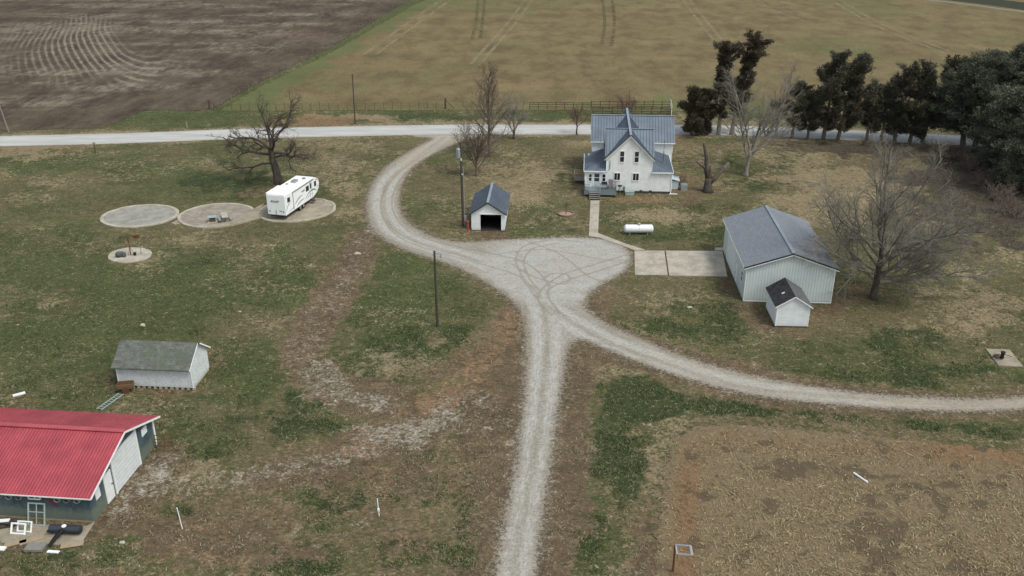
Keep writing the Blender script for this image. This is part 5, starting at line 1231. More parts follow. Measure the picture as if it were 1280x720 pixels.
for (a, b_, h_, lab) in ((557, 136, 2.0, 'thick dark corner post at the right end of the pasture wire fence'), (262, 136, 1.7, 'thick dark gate post at the ploughed field corner')):
    o_ = thing('corner_post', lab, 'post', (*W(a, b_), 0)); MB().tube([(0, 0, 0), (0, 0, h_)], .16, 8).build('post', M['wood_dark'], o_); MB().bar((.1, 0, h_ * .8), (1.6, 0, .1), .1, .1).build('brace', M['wood_dark'], o_)

# ================================================================== LOOSE THINGS
lx, ly = W(138, 503)
ld = thing('ladder', 'pale metal ladder lying on the grass between the white shed and the red roof', 'ladder', (lx, ly, .05), R(72))
for s_ in (-1, 1): MB().bar((-1.35, s_ * .24, .04), (1.35, s_ * .24, .04), .06, .07).build('rail', M['aqua'], ld)
for k in range(9): MB().bar((-1.2 + k * .3, -.24, .04), (-1.2 + k * .3, .24, .04), .05, .05).build('rung', M['aqua'], ld)
ct = thing('wooden_cart', 'rusty brown wooden handcart beside the left corner of the white shed', 'cart', (*W(158, 489), 0), R(8))
m = MB(); m.b2(-.6, .6, -.4, .4, .4, .46); m.b2(-.6, .6, -.43, -.38, .46, .8); m.b2(-.6, .6, .38, .43, .46, .8); m.b2(-.64, -.6, -.4, .4, .46, .8); m.b2(.6, .64, -.4, .4, .46, .8); m.build('tray', plain('cart_wood', (.17, .10, .055), .9), ct)
for s_ in (-1, 1): MB().tube([(.1, s_ * .5, .32), (.1, s_ * .44, .32)], .32, 14).build('wheel', M['rust'], ct)
MB().bar((-.6, -.3, .5), (-1.4, -.3, .25), .05, .05).bar((-.6, .3, .5), (-1.4, .3, .25), .05, .05).build('handle', M['wood_dark'], ct)
tag(place(MB().box((0, 0, .06), (.95, .32, .1)).build('plank', M['trim']), (*W(24, 493.5), 0), R(35)), 'short white board lying in the grass behind the red roof', 'board')
tag(place(MB().tube([(-.65, 0, .07), (.65, 0, .07)], .075, 10).build('pipe', M['trim']), (*W(1075.5, 598), .01), R(118)), 'white pipe lying in the corn stubble', 'pipe')
tag(place(MB().ico((0, 0, .12), .22, (1.2, 1, .8), 2, .2).build('stone', M['conc_pale']), (*W(178.5, 408), 0)), 'pale stone in the grass above the white shed', 'stone')
for (a, b_, s_, lab) in ((447, 318, .3, 'pale stone on the bare track below the gravel bend'), (862, 385, .22, 'pale stone in the grass left of the metal shed'), (300, 390, .12, 'tiny white stone in the lawn above the white shed right end'), (153, 679, .16, 'pale stone in the grass right of the barn clutter')):
    tag(place(MB().ico((0, 0, s_ * .3), s_, (1.3, .9, .6), int(a), .2).build('stone', M['conc_pale']), (*W(a, b_), 0)), lab, 'stone')
# yard slab right: pump heap
vp = thing('well_pump', 'black well pump with a curled hose on the tan concrete square at the right', 'pump', (*W(1252, 449), .08), R(15))
MB().tube([(0, 0, 0), (0, 0, .6)], .16, 10).tube([(0, 0, .6), (0, 0, .68)], .22, 10).build('body', M['black'], vp)
h = [(.45 * math.cos(k * .5) - .3, .4 * math.sin(k * .5) + .1, .06 + .01 * k) for k in range(22)]; MB().tube(h, .04, 6).build('hose', M['black'], vp)
MB().bar((.15, 0, .4), (.95, -.1, .12), .05, .05).build('pipe', M['rust'], vp)

# clutter in front of the barn (barn-local coordinates)
AR = R(-5.4)
def bl(x, y, z=.05): return loc_barn(x + 1.1, y, z)
rl = thing('lawn_roller', 'long dark lawn roller drum with a black drawbar on the slabs before the barn', 'roller', bl(-2.35, -1.25), AR + R(2))
MB().tube([(-1.05, 0, .3), (1.05, 0, .3)], .28, 18).build('drum', plain('drum_steel', (.05, .06, .075), .5, .4, .3), rl)
m = MB(); m.bar((-1.1, 0, .3), (-1.1, -.35, .3), .05, .06); m.bar((1.1, 0, .3), (1.1, -.35, .3), .05, .06); m.bar((-1.1, -.36, .32), (1.1, -.36, .32), .06, .07); m.build('frame', M['black'], rl)
m = MB(); m.bar((.05, -.3, .5), (-.35, -1.5, .12), .16, .1); m.bar((-.2, -.3, .5), (-.45, -1.45, .12), .06, .08); m.build('drawbar', M['black'], rl)
MB().ico((0, -.1, .62), .16, (1, 1, .6), 3, .1).build('cap', M['trim'], rl)
def frame_thing(name, x, y, w_, h_, tilt, mat, label, rz=0, t=.09, mid=False):
    o_ = thing(name, label, 'window frame', bl(x, y), AR + rz)
    m = MB(); q = Vector((0, math.sin(tilt), math.cos(tilt))); o = Vector((0, 0, .02))
    def P3(u, v): return (u, q.y * v, q.z * v + .04)
    for a, b_ in (((-w_ / 2, 0), (w_ / 2, 0)), ((-w_ / 2, h_), (w_ / 2, h_)), ((-w_ / 2, -t / 2), (-w_ / 2, h_ + t / 2)), ((w_ / 2, -t / 2), (w_ / 2, h_ + t / 2))): m.bar(P3(*a), P3(*b_), t, .06)
    if mid: m.bar(P3(0, 0), P3(0, h_), .05, .05); m.bar(P3(-w_ / 2, h_ * .6), P3(w_ / 2, h_ * .6), .05, .05)
    m.build('frame', mat, o_); return o_
frame_thing('old_door_frame', -4.75, -.75, 1.15, 1.5, R(20), M['aqua'], 'pale green metal door frame leaning against the barn wall', mid=True)
frame_thing('window_frame', -5.2, -1.45, .95, .65, R(28), M['trim'], 'white window frame leaning, rear one of the leaning pair before the barn')
frame_thing('window_frame', -5.5, -1.7, .95, .65, R(30), M['trim'], 'cream window frame leaning, front one of the leaning pair before the barn', t=.11)
def board(x, y, l, w_, h_, rz, mat, label, name='plank', z=.05, cat='board'):
    return tag(place(MB().box((0, 0, h_ / 2), (l, w_, h_)).build(name, mat), bl(x, y, z), AR + R(rz)), label, cat)
board(-7.6, -3.25, 4.4, .35, .12, 0, M['trim'], 'long white beam lying at the front of the barn clutter', 'beam', cat='beam')
board(-8.0, -2.75, 3.0, .3, .1, 1, M['aqua'], 'pale green metal channel lying behind the long white beam, nearer one', 'metal_channel', cat='channel')
board(-7.9, -2.4, 3.0, .22, .14, 1, M['aqua'], 'pale green metal channel lying behind the long white beam, farther one', 'metal_channel', cat='channel')
board(-3.5, -2.95, 1.2, .75, .18, 4, M['wood_grey'], 'grey square slab left of the roller drawbar', 'paving_slab', cat='slab')
board(-2.15, -3.2, .8, .22, .06, 0, M['trim'], 'short white board right of the roller drawbar')
board(-1.3, -2.4, 1.4, .5, .05, 20, M['wood_tan'], 'tan board on the slabs right of the roller')
board(-4.2, -2.2, 1.5, .5, .06, 35, M['wood_tan'], 'wide tan board on the slabs left of the roller')
board(-5.1, -2.6, 1.3, .45, .06, 30, M['wood_tan'], 'tan board on the slabs nearest the leaning frames')
board(-7.4, -1.3, 2.6, .16, .12, 14, M['wood_dark'], 'dark timber lying by the barn wall, left of the frames', 'timber', cat='timber')
board(-7.9, -1.7, 2.8, .14, .12, 22, M['wood_dark'], 'dark slanted timber lying across the barn clutter', 'timber', z=.17, cat='timber')
board(-9.2, -1.0, 1.3, .8, .12, 30, M['trim'], 'white panel at the left edge of the barn clutter', 'panel', cat='panel')
mt_ = tag(place(MB().ico((0, 0, .3), .42, (1.5, .8, .6), 8, .22).ico((.5, .1, .25), .3, (1.2, .8, .6), 9, .2).build('tarp_bundle', plain('dark_tarp', (.05, .045, .045), .7)), bl(-6.7, -.95)), 'dark crumpled tarp bundle against the barn wall', 'tarp')
board(-6.9, -1.1, 1.0, .3, .06, 12, M['trim'], 'white board lying on top of the dark tarp bundle', z=.55)
# gate panels behind the barn's far corner
gp = thing('cattle_gate', 'rusty pipe cattle gate standing at the far corner of the barn', 'gate', loc_barn(.25, 9.0, 0), AR + R(15))
m = MB()
for z_ in (.2, .5, .8, 1.15): m.tube([(0, 0, z_), (1.25, 0, z_)], .03, 6)
for x_ in (0, .65, 1.25): m.tube([(x_, 0, 0), (x_, 0, 1.25)], .035, 6)
m.build('panel', M['rust'], gp)
# ================================================================== TREES
M['bark_grey'] = bark('bark_grey', (.17, .15, .125), (.27, .245, .205))
M['bark_dark'] = bark('bark_dark', (.065, .052, .044), (.115, .095, .08))
M['bark_brown'] = bark('bark_brown', (.13, .10, .08), (.20, .16, .13))
M['bark_pale'] = bark('bark_pale', (.22, .20, .165), (.32, .29, .24))
M['bark_red'] = bark('bark_red', (.13, .075, .065), (.17, .11, .095))

def grow(q, p, d, L, r0, r1, bend, up, n):
    """one curved limb -> points, radii"""
    pts = [Vector(p)]; rs = [r0]; d = Vector(d).normalized()
    st = L / n
    for i in range(n):
        d = d + Vector((q.gauss(0, bend), q.gauss(0, bend), q.gauss(0, bend) + up)); d.normalize()
        pts.append(pts[-1] + d * st); rs.append(r0 + (r1 - r0) * ((i + 1) / n))
    return pts, rs
def side_dir(q, d, ang, az=None):
    a = d.orthogonal().normalized(); b = d.cross(a); t = q.uniform(0, 2 * math.pi) if az is None else az
    return d * math.cos(ang) + (a * math.cos(t) + b * math.sin(t)) * math.sin(ang)
def branches(q, mb, p, d, L, r, lev, spec, tips=None):
    """spec: list per level of (n_children, angle, len_ratio, bend, up, start)"""
    nk, ang, lr, bend, up, start = spec[0]
    last = len(spec) == 1
    nseg = {0: 9, 1: 7, 2: 5}.get(lev, 3)
    pts, rs = grow(q, p, d, L, r, r * (.25 if last else .32), bend, up, nseg)
    mb.tube(pts, [max(x, .008) for x in rs], {0: 10, 1: 6, 2: 5}.get(lev, 3), cap=False)
    if tips is not None and lev >= 1: tips += [(pt, lev) for pt in pts[1:]]
    if last: return
    for k in range(nk):
        t = start + (1 - start) * (k + q.uniform(.1, .9)) / nk
        f = t * (len(pts) - 1); i = min(int(f), len(pts) - 2); pp = pts[i].lerp(pts[i + 1], f - i); dd = (pts[i + 1] - pts[i]).normalized()
        rr = rs[i] * (1 - (f - i)) + rs[i + 1] * (f - i)
        branches(q, mb, pp, side_dir(q, dd, ang * q.uniform(.7, 1.3)), L * lr * q.uniform(.65, 1.2) * (1.15 - .55 * t), rr * .62, lev + 1, spec[1:], tips)

def bare_tree(px, py, label, mats, limbs, trunk, seed, spec, name='bare_tree', group=None, trunk_lean=(0, 0), rtrunk=.3, zscale=1.0, cut=False):
    """limbs: list of (z_start, azimuth, elevation, length, radius)"""
    q = random.Random(seed); t = thing(name, label, 'tree', (*W(px, py), 0), group=group)
    H = trunk; tp = [Vector((0, 0, -.15)), Vector((0, 0, .25))]; rr = [rtrunk * 1.5, rtrunk * 1.12]
    n = 6
    for i in range(1, n + 1):
        f = i / n; tp.append(Vector((trunk_lean[0] * f + q.uniform(-.06, .06), trunk_lean[1] * f + q.uniform(-.06, .06), H * f))); rr.append(rtrunk * (1.0 - .38 * f))
    MB().tube(tp, rr, 12).build('trunk', mats[0], t, True)
    m = MB()
    for (zs, az, el, L, r) in limbs:
        f = min(1, zs / H); i = f * n + 1; k = min(int(i), n); p = tp[k].lerp(tp[min(k + 1, n + 1)], i - k)
        d = Vector((math.cos(az) * math.cos(el), math.sin(az) * math.cos(el), math.sin(el)))
        branches(q, m, p, d, L, r, 0, spec)
    m.build('crown', mats[1], t, False)
    return t
TAU = 2 * math.pi
# gnarled tree behind the trailer
q = random.Random(3)
limbs = [(4.2, R(185), R(16), 8.0, .22), (4.6, R(150), R(36), 7.6, .2), (4.9, R(100), R(62), 6.8, .2), (4.9, R(35), R(50), 8.0, .21), (4.4, R(-5), R(20), 9.2, .22), (3.6, R(-20), R(14), 7.4, .19), (3.0, R(190), R(4), 7.4, .17), (4.9, R(250), R(45), 5.2, .2), (4.7, R(300), R(35), 5.5, .2), (5.0, R(80), R(75), 5.4, .22)]
bare_tree(348.5, 229, 'big gnarled dark tree with thick twisting bare limbs behind the white trailer', (M['bark_dark'], M['bark_dark']), limbs, 5.2, 5,
          [(8, R(44), .44, .14, .0, .3), (6, R(46), .5, .17, -.01, .15), (7, R(45), .65, .18, -.02, .1), (0, 0, 0, .2, -.02, 0)], rtrunk=.62, trunk_lean=(-.8, .3))
# large spreading tree right of the machine shed
q = random.Random(8)
limbs = []
for k in range(13):
    az = k * 2.399 + .3; el = R(q.uniform(16, 54)); limbs.append((1.4 + k * .33, az, el, q.uniform(9.0, 12.0), q.uniform(.12, .18)))
limbs += [(1.8, R(-8), R(14), 10.5, .2), (2.6, R(15), R(24), 10.5, .18), (3.0, R(175), R(25), 9, .17), (5.5, R(90), R(78), 10.5, .2), (5.5, R(200), R(66), 10.5, .18), (5.2, R(20), R(60), 11, .18), (2.5, R(-50), R(20), 7, .15)]
bare_tree(1092, 373, 'very large spreading bare grey tree with fine twigs right of the pale green metal shed', (M['bark_dark'], M['bark_grey']), limbs, 6.0, 21,
          [(10, R(40), .42, .09, .02, .15), (8, R(42), .5, .12, .01, .1), (8, R(42), .62, .14, .0, .05), (0, 0, 0, .15, 0, 0)], rtrunk=.38)
# tall thin-twigged tree left of the house
limbs = [(1.8 + k * .44, k * 2.399, R(38 + k * 1.5), 6.4 - k * .17, .09 - k * .002) for k in range(24)] + [(12.0, 0, R(88), 2.6, .06)]
bare_tree(612, 195.5, 'tall bare tree with a straight central trunk and brown twigs left of the farmhouse', (M['bark_brown'], M['bark_brown']), limbs, 12.2, 31,
          [(9, R(38), .42, .07, .03, .1), (6, R(40), .5, .1, .02, .1), (3, R(38), .6, .12, .02, .05), (0, 0, 0, .15, 0, 0)], rtrunk=.26)
limbs = [(.9 + k * .2, k * 2.4, R(46 + (k % 3) * 12), 5.2, .085) for k in range(11)]
bare_tree(595.5, 220, 'slender multi-stemmed bare tree between the power pole and the tall tree', (M['bark_brown'], M['bark_brown']), limbs, 2.6, 37,
          [(9, R(34), .5, .08, .04, .1), (7, R(38), .5, .1, .03, .1), (4, R(38), .6, .12, .02, .05), (0, 0, 0, .15, 0, 0)], rtrunk=.17)
limbs = [(.9, R(170), R(55), 4.6, .15), (1.2, R(15), R(62), 5.6, .16), (1.6, R(100), R(60), 4.4, .13), (1.8, R(60), R(75), 5.2, .13)]
bare_tree(642.5, 173.5, 'forked bare tree with pale upper limbs at the near road edge', (M['bark_dark'], M['bark_pale']), limbs, 1.9, 41,
          [(9, R(40), .5, .12, .03, .15), (7, R(42), .55, .14, .02, .1), (4, R(40), .6, .14, .02, .1), (0, 0, 0, .15, 0, 0)], rtrunk=.24)
limbs = [(1.3 + .15 * k, k * 2.4, R(40 + (k % 3) * 13), 2.7, .06) for k in range(9)]
bare_tree(721, 168, 'small round bare tree with reddish twigs at the road edge left of the farmhouse', (M['bark_dark'], M['bark_red']), limbs, 2.3, 43,
          [(7, R(38), .5, .1, .04, .2), (5, R(40), .5, .12, .03, .1), (2, R(40), .5, .14, .02, .1), (0, 0, 0, .15, 0, 0)], rtrunk=.14)
limbs = [(.3 + .1 * k, k * 2.4, R(38 + (k % 3) * 13), 3.2, .05) for k in range(10)]
bare_tree(784, 146, 'low reddish bare shrub in the livestock pen behind the farmhouse roof', (M['bark_red'], M['bark_red']), limbs, 1.5, 47,
          [(7, R(38), .5, .1, .04, .2), (5, R(40), .5, .12, .03, .1), (3, R(40), .5, .14, .02, .1), (0, 0, 0, .15, 0, 0)], name='bare_shrub', rtrunk=.1)
# leaning bare tree right of the house
limbs = [(2.6, R(8), R(50), 12.5, .2), (3.2, R(25), R(62), 12, .19), (2.3, R(170), R(70), 10.5, .17), (3.4, R(110), R(74), 11.5, .17), (3.5, R(350), R(30), 7.5, .13), (3.5, R(60), R(45), 8, .13)]
bare_tree(932, 220, 'tall bare pale-limbed tree leaning right on the lawn right of the farmhouse', (M['bark_grey'], M['bark_grey']), limbs, 3.8, 51,
          [(11, R(32), .42, .06, .03, .15), (8, R(36), .5, .1, .02, .1), (6, R(38), .6, .12, .01, .05), (0, 0, 0, .15, 0, 0)], rtrunk=.36, trunk_lean=(.3, 0))
# sawn stump tree
sq = thing('sawn_tree', 'thick cut-back tree stump with three sawn-off limbs right of the farmhouse', 'tree', (*W(884.5, 239.5), 0))
MB().tube([(0, 0, -.1), (0, 0, .4), (-.05, 0, 1.3), (0, 0, 2.0)], [.95, .66, .52, .46], 12).build('trunk', M['bark_dark'], sq, True)
for i, (pts, r_) in enumerate((([(0, 0, 1.5), (-.45, .1, 3.2), (-.55, .2, 5.0), (-1.1, .2, 6.9)], [.4, .32, .27, .16]), ([(.1, 0, 1.2), (1.0, -.1, 2.3), (2.0, 0, 3.4), (2.6, 0, 4.2)], [.42, .34, .28, .18]), ([(-.4, .1, 3.3), (-1.4, .1, 4.0), (-1.9, .1, 4.3)], [.26, .2, .15]), ([(.0, .1, 1.7), (.3, .3, 3.0), (.2, .3, 3.7)], [.34, .26, .2]))):
    MB().tube(pts, r_, 9).build('limb', M['bark_dark'] if i < 1 else M['bark_brown'], sq, True)
# twigs under it
m = MB(); qq = random.Random(77)
for k in range(9): branches(qq, m, (0, 0, 0), Vector((qq.uniform(-1, 1), qq.uniform(-.6, .6), 1.4)).normalized(), 1.8, .03, 1, [(6, R(35), .5, .1, .03, .1), (4, R(38), .5, .12, .02, .1), (0, 0, 0, .15, 0, 0)])
bsh = m.build('crown', M['bark_red']); bsh.name = 'bare_shrub'; tag(place(bsh, (*W(848, 233), 0)), 'small red-brown bare shrub beside the cellar hood at the right of the farmhouse', 'shrub')

# ------------------------------------------------------------------ evergreens
M['leaf_cedar'] = leafmat('cedar_foliage', (.056, .056, .040), (.145, .138, .096))
M['leaf_rusty'] = leafmat('rusty_cedar_foliage', (.060, .050, .036), (.135, .108, .074))
M['leaf_pine'] = leafmat('pine_foliage', (.068, .074, .052), (.165, .172, .120))
def foliage(name, centres, dirs, rng, per, size, spread, mat, parent, flat=.75, aspect=2.6, brown=.08, lightz=None):
    """leaf-sized triangles in tufts. centres (n,3), dirs (n,3) growth direction of each tuft"""
    n = len(centres); N = n * per
    c = np.repeat(centres, per, 0); d = np.repeat(dirs, per, 0)
    off = rng.normal(size=(N, 3)) * spread * np.array([1, 1, flat]); base = c + off
    dv = d * .9 + off / (spread + 1e-6) * .45 + rng.normal(size=(N, 3)) * .35; dv /= np.linalg.norm(dv, axis=1)[:, None]
    sv = np.cross(dv, rng.normal(size=(N, 3))); sv /= np.linalg.norm(sv, axis=1)[:, None]
    L = size * rng.uniform(.6, 1.5, N)[:, None]; wd = L / aspect
    v = np.stack([base - sv * wd / 2, base + sv * wd / 2, base + dv * L], 1).reshape(-1, 3)
    f = np.arange(N * 3).reshape(-1, 3)
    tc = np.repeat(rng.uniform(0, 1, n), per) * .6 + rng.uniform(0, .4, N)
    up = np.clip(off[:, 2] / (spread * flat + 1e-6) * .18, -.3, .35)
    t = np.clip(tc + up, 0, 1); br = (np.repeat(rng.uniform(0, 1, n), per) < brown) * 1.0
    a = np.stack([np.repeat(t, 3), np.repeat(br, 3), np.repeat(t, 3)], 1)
    return np_mesh(name, v, f, mat, {'tint': a}, parent)

def cedar(px, py, h, rw, label, seed, mat, lean=(0, 0), bare=.15, dens=1.0, top_spikes=4, group='evergreens in the row along the road', name='cedar_tree', deadwood=False, wind=1.0, head=0):
    """windswept cedar: trunk, limbs carrying drooping sprays; irregular outline"""
    q = random.Random(seed); rng = np.random.RandomState(seed); t = thing(name, label, 'tree', (*W(px, py), 0), group=group)
    lx_, ly_ = lean; n = 8; tp = []; rr = []; r0 = .12 + h * .014
    for i in range(n + 1):
        f = i / n; tp.append(Vector((lx_ * f ** 1.6 + q.uniform(-.12, .12) * (f > 0), ly_ * f, h * .93 * f - (.1 if i == 0 else 0)))); rr.append(r0 * (1.15 - f * .95))
    m = MB(); m.tube(tp, rr, 8)
    C = []; D = []
    bare *= .62; rw *= 1.12
    nl = int(15 * dens + h * .9)
    big = {q.randrange(nl) for _ in range(max(3, nl // 4))}
    for k in range(nl):
        f = bare + (1 - bare) * (k + q.random() * .8) / nl; i = min(int(f * n), n - 1); p = tp[i].lerp(tp[i + 1], f * n - i)
        az = k * 2.399 + q.uniform(-.6, .6); g = (f - bare) / (1 - bare)
        prof_ = math.sin(min(1, g * .92 + .2) * math.pi) ** .7 * .9 + .28
        L = rw * prof_ * (q.uniform(1.1, 1.5) if k in big else q.uniform(.35, .85))
        el = R(q.uniform(8, 40) + 22 * g)
        d = Vector((math.cos(az) * math.cos(el) + .22 * wind, math.sin(az) * math.cos(el), math.sin(el))).normalized()
        tips = []
        branches(q, m, p, d, max(L, .7), .045 + L * .014, 1, [(5, R(38), .48, .09, .05, .3), (0, 0, 0, .1, .06, 0)], tips)
        for pt, lv in tips[len(tips) // 6:]:
            for _ in range(2 if lv == 1 else 3):
                o = Vector((q.gauss(0, .2), q.gauss(0, .2), q.gauss(0, .15))); C.append(pt + o); D.append((d + o * .6 + Vector((.1 * wind, 0, .3))).normalized())
    for k in range(top_spikes):          # ragged leader sprays
        p = tp[-1 - (k % 2)]; d = Vector((q.uniform(-.5, 1.0) * wind + q.uniform(-.4, .4), q.uniform(-.6, .6), q.uniform(.35, 1.2) * (1 - .6 * head))).normalized(); L = h * q.uniform(.08, .17) * (1 + .35 * head)
        pts, rs = grow(q, p, d, L, .05, .01, .08, .02, 5); m.tube(pts, rs, 4, cap=False)
        for pt in pts:
            for _ in range(4 + 2 * head): o = Vector((q.gauss(0, .22), q.gauss(0, .22), q.gauss(0, .1))); C.append(pt + o); D.append((d + o * .5).normalized())
    m.build('trunk', M['bark_brown'] if not deadwood else M['bark_pale'], t)
    C = np.array([tuple(c) for c in C]); D = np.array([tuple(c) for c in D])
    foliage('crown', C, D, rng, 17, .30, .17, mat, t, brown=.05)
    if deadwood:
        m = MB()
        for k in range(26):
            f = q.uniform(.15, .7); i = min(int(f * n), n - 1); p = tp[i].lerp(tp[i + 1], f * n - i); az = q.uniform(0, TAU); el = R(q.uniform(-5, 40))
            branches(q, m, p, Vector((math.cos(az) * math.cos(el), math.sin(az) * math.cos(el) - .5, math.sin(el))).normalized(), rw * q.uniform(.8, 1.3), .05, 1, [(7, R(45), .5, .12, 0, .2), (5, R(42), .5, .12, 0, .1), (0, 0, 0, .12, 0, 0)])
        m.build('dead_branches', M['bark_pale'], t)
    return t
Lc, Lr = M['leaf_cedar'], M['leaf_rusty']
cedar(864, 169, 7.6, 2.3, 'short dense reddish-brown evergreen, first of the row beside the farmhouse', 101, Lr, bare=.06, dens=1.2)
cedar(877, 168, 7.4, 1.9, 'narrow low rust-tinged evergreen, second of the row beside the farmhouse', 102, Lr, bare=.1)
cedar(898, 168.5, 15.2, 1.7, 'tall rust-tipped evergreen with a flat windblown tuft, left of the tall pair', 103, Lr, lean=(-.2, 0), bare=.35, dens=.7, deadwood=True, top_spikes=13, head=1)
cedar(914, 168.5, 16.0, 1.7, 'tallest rust-tipped evergreen leaning right with a spiky top, right of the tall pair', 104, Lr, lean=(2.4, 0), bare=.35, dens=.7, deadwood=True, top_spikes=13, head=1)
bare_tree(970, 172, 'pale dead tree trunk with bare twigs between the leaning bare tree and the evergreens', (M['bark_pale'], M['bark_grey']), [(1.5 + .5 * k, k * 2.4, R(35), 3.4, .07) for k in range(9)], 5.2, 55,
          [(7, R(38), .5, .12, .02, .15), (5, R(42), .5, .12, .02, .1), (0, 0, 0, .15, 0, 0)], rtrunk=.26)
cedar(990, 173, 9.0, 2.4, 'low thin evergreen with a feathery top and pale twigs right of the dead trunk', 105, Lc, bare=.25, dens=.7, top_spikes=5)
cedar(1009, 173.5, 7.4, 2.2, 'low dark evergreen tucked at the left foot of the big evergreen clump', 106, Lc, bare=.3, dens=.8)
cedar(1029, 174, 14.4, 3.2, 'broad tall dark evergreen with a hooked left tuft, tallest in the middle of the row', 107, Lc, lean=(.6, 0), bare=.14, dens=1.3, top_spikes=7)
cedar(1047, 175, 13.4, 3.0, 'tall dark evergreen leaning right with a pointed tip in the middle of the row', 108, Lc, lean=(2.4, 0), bare=.16, dens=1.25, top_spikes=6)
cedar(1083, 175, 9.2, 2.5, 'shorter dark evergreen in the dip of the row, left one of two', 109, Lc, bare=.2, dens=1.0)
cedar(1101, 176, 9.4, 2.5, 'shorter dark evergreen in the dip of the row, right one of two', 110, Lc, lean=(.5, 0), bare=.22)
cedar(1118, 177, 12.2, 2.7, 'tall dark evergreen with a rounded ragged head right of the dip in the row', 111, Lc, lean=(.6, 0), bare=.2, dens=1.1, top_spikes=6)
cedar(1137, 178, 12.6, 2.9, 'dense very dark evergreen whose foliage nearly reaches the ground by the road', 112, Lc, lean=(.8, 0), bare=.12, dens=1.2, top_spikes=5)
cedar(1152, 179, 13.4, 2.8, 'dark evergreen with a crooked trunk and right-swept spiky top at the right of the row', 113, Lc, lean=(3.0, 0), bare=.24, dens=1.1, top_spikes=7)

def pine(px, py, h, rw, label, seed, bare=.12, trunk_px=None):
    """big spreading pine: rounded tufted crown built of many clump lobes"""
    q = random.Random(seed); rng = np.random.RandomState(seed); t = thing('pine_tree', label, 'tree', (*W(px, py), 0), group='large pines at the right edge')
    n = 7; tp = [Vector((q.uniform(-.25, .25) * (i > 0), q.uniform(-.2, .2), h * .85 * i / n - (.1 if i == 0 else 0))) for i in range(n + 1)]
    m = MB(); m.tube(tp, [.42 * (1.1 - .85 * i / n) for i in range(n + 1)], 9)
    C = []; D = []
    nl = int(34 + rw * 6)
    for k in range(nl):
        f = bare + (1 - bare) * ((k + .5) / nl); i = min(int(f * n), n - 1); p = tp[i].lerp(tp[i + 1], f * n - i)
        az = k * 2.399 + q.uniform(-.3, .3); g = (f - bare) / (1 - bare)
        L = rw * (math.sin(min(1, .22 + g * .78) * math.pi) ** .55 if g < .99 else .3) * q.uniform(.7, 1.12); L = max(L, .8)
        el = R(q.uniform(0, 22) + 38 * g ** 1.5)
        d = Vector((math.cos(az) * math.cos(el), math.sin(az) * math.cos(el), math.sin(el)))
        pts, rs = grow(q, p, d, L, .11, .02, .07, .02, 6); m.tube(pts, rs, 4, cap=False)
        for j in range(2, 7):
            for _ in range(3 + j):
                o = Vector((q.gauss(0, .62), q.gauss(0, .62), q.gauss(.1, .36))); C.append(pts[j] + o); D.append((d * .6 + o * .5 + Vector((0, 0, .5))).normalized())
    m.build('trunk', M['bark_brown'], t)
    C = np.array([tuple(c) for c in C]); D = np.array([tuple(c) for c in D])
    foliage('crown', C, D, rng, 40, .25, .27, M['leaf_pine'], t, flat=.6, aspect=2.4, brown=.0)
    return t
pine(1203, 184, 14.2, 5.6, 'left one of the large pines, its low branches touching the road view', 201, .16)
pine(1218, 186, 15.8, 6.4, 'tallest rounded grey-green pine behind the others at the right edge', 202, .15)
pine(1262, 186, 17.2, 7.0, 'broad high pine crown cut by the right picture edge at the back', 203, .12)
pine(1258, 214, 12.6, 5.6, 'nearer grey-green pine with rounded billowing tufts at the right edge', 204, .06)
pine(1300, 240, 13.4, 6.2, 'nearest pine with foliage down to the ground mostly beyond the right edge', 205, .04)
pine(1330, 195, 16, 7, 'far right pine standing mostly outside the picture behind the nearest pine', 206, .1)

# brush thicket under the pines : individual dark brown bare shrubs
SH = [(1150, 188, 1.6), (1172, 192, 1.9), (1196, 200, 2.0), (1214, 214, 2.1), (1228, 232, 2.2), (1246, 252, 2.3), (1262, 268, 2.2), (1112, 183, 1.3), (1082, 181, 1.2)]
lab = ['brown bare shrub below the crooked evergreen at the road', 'brown bare shrub left of the left pine trunk', 'bare shrub just below the left pine trunk', 'bare shrub at the upper left foot of the nearer pine', 'bare shrub at the left foot of the nearer pine', 'bare shrub in the dark litter under the nearer pine', 'bare shrub nearest the right edge under the pines', 'small bare shrub under the ragged-headed evergreen', 'small bare shrub under the dip in the evergreen row']
protos = []
for s_ in range(3):
    q = random.Random(300 + s_); m = MB()
    for k in range(16): branches(q, m, (q.uniform(-.7, .7), q.uniform(-.5, .5), 0), Vector((q.uniform(-1, 1), q.uniform(-.8, .8), 1.1)).normalized(), 1.7, .03, 1, [(6, R(38), .5, .12, .02, .1), (4, R(40), .5, .12, .02, .1), (0, 0, 0, .15, 0, 0)])
    protos.append(m)
for i, (a, b_, s_) in enumerate(SH):
    if i < 3: o_ = protos[i].build('bare_shrub', M['bark_brown']); protos[i] = o_
    else: o_ = protos[i % 3].copy(); COL.objects.link(o_)
    o_.scale = (s_ * .8, s_ * .8, s_ * .62); place(o_, (*W(a, b_), 0), i * 1.3); tag(o_, lab[i], 'shrub', 'bare shrubs under the evergreens')

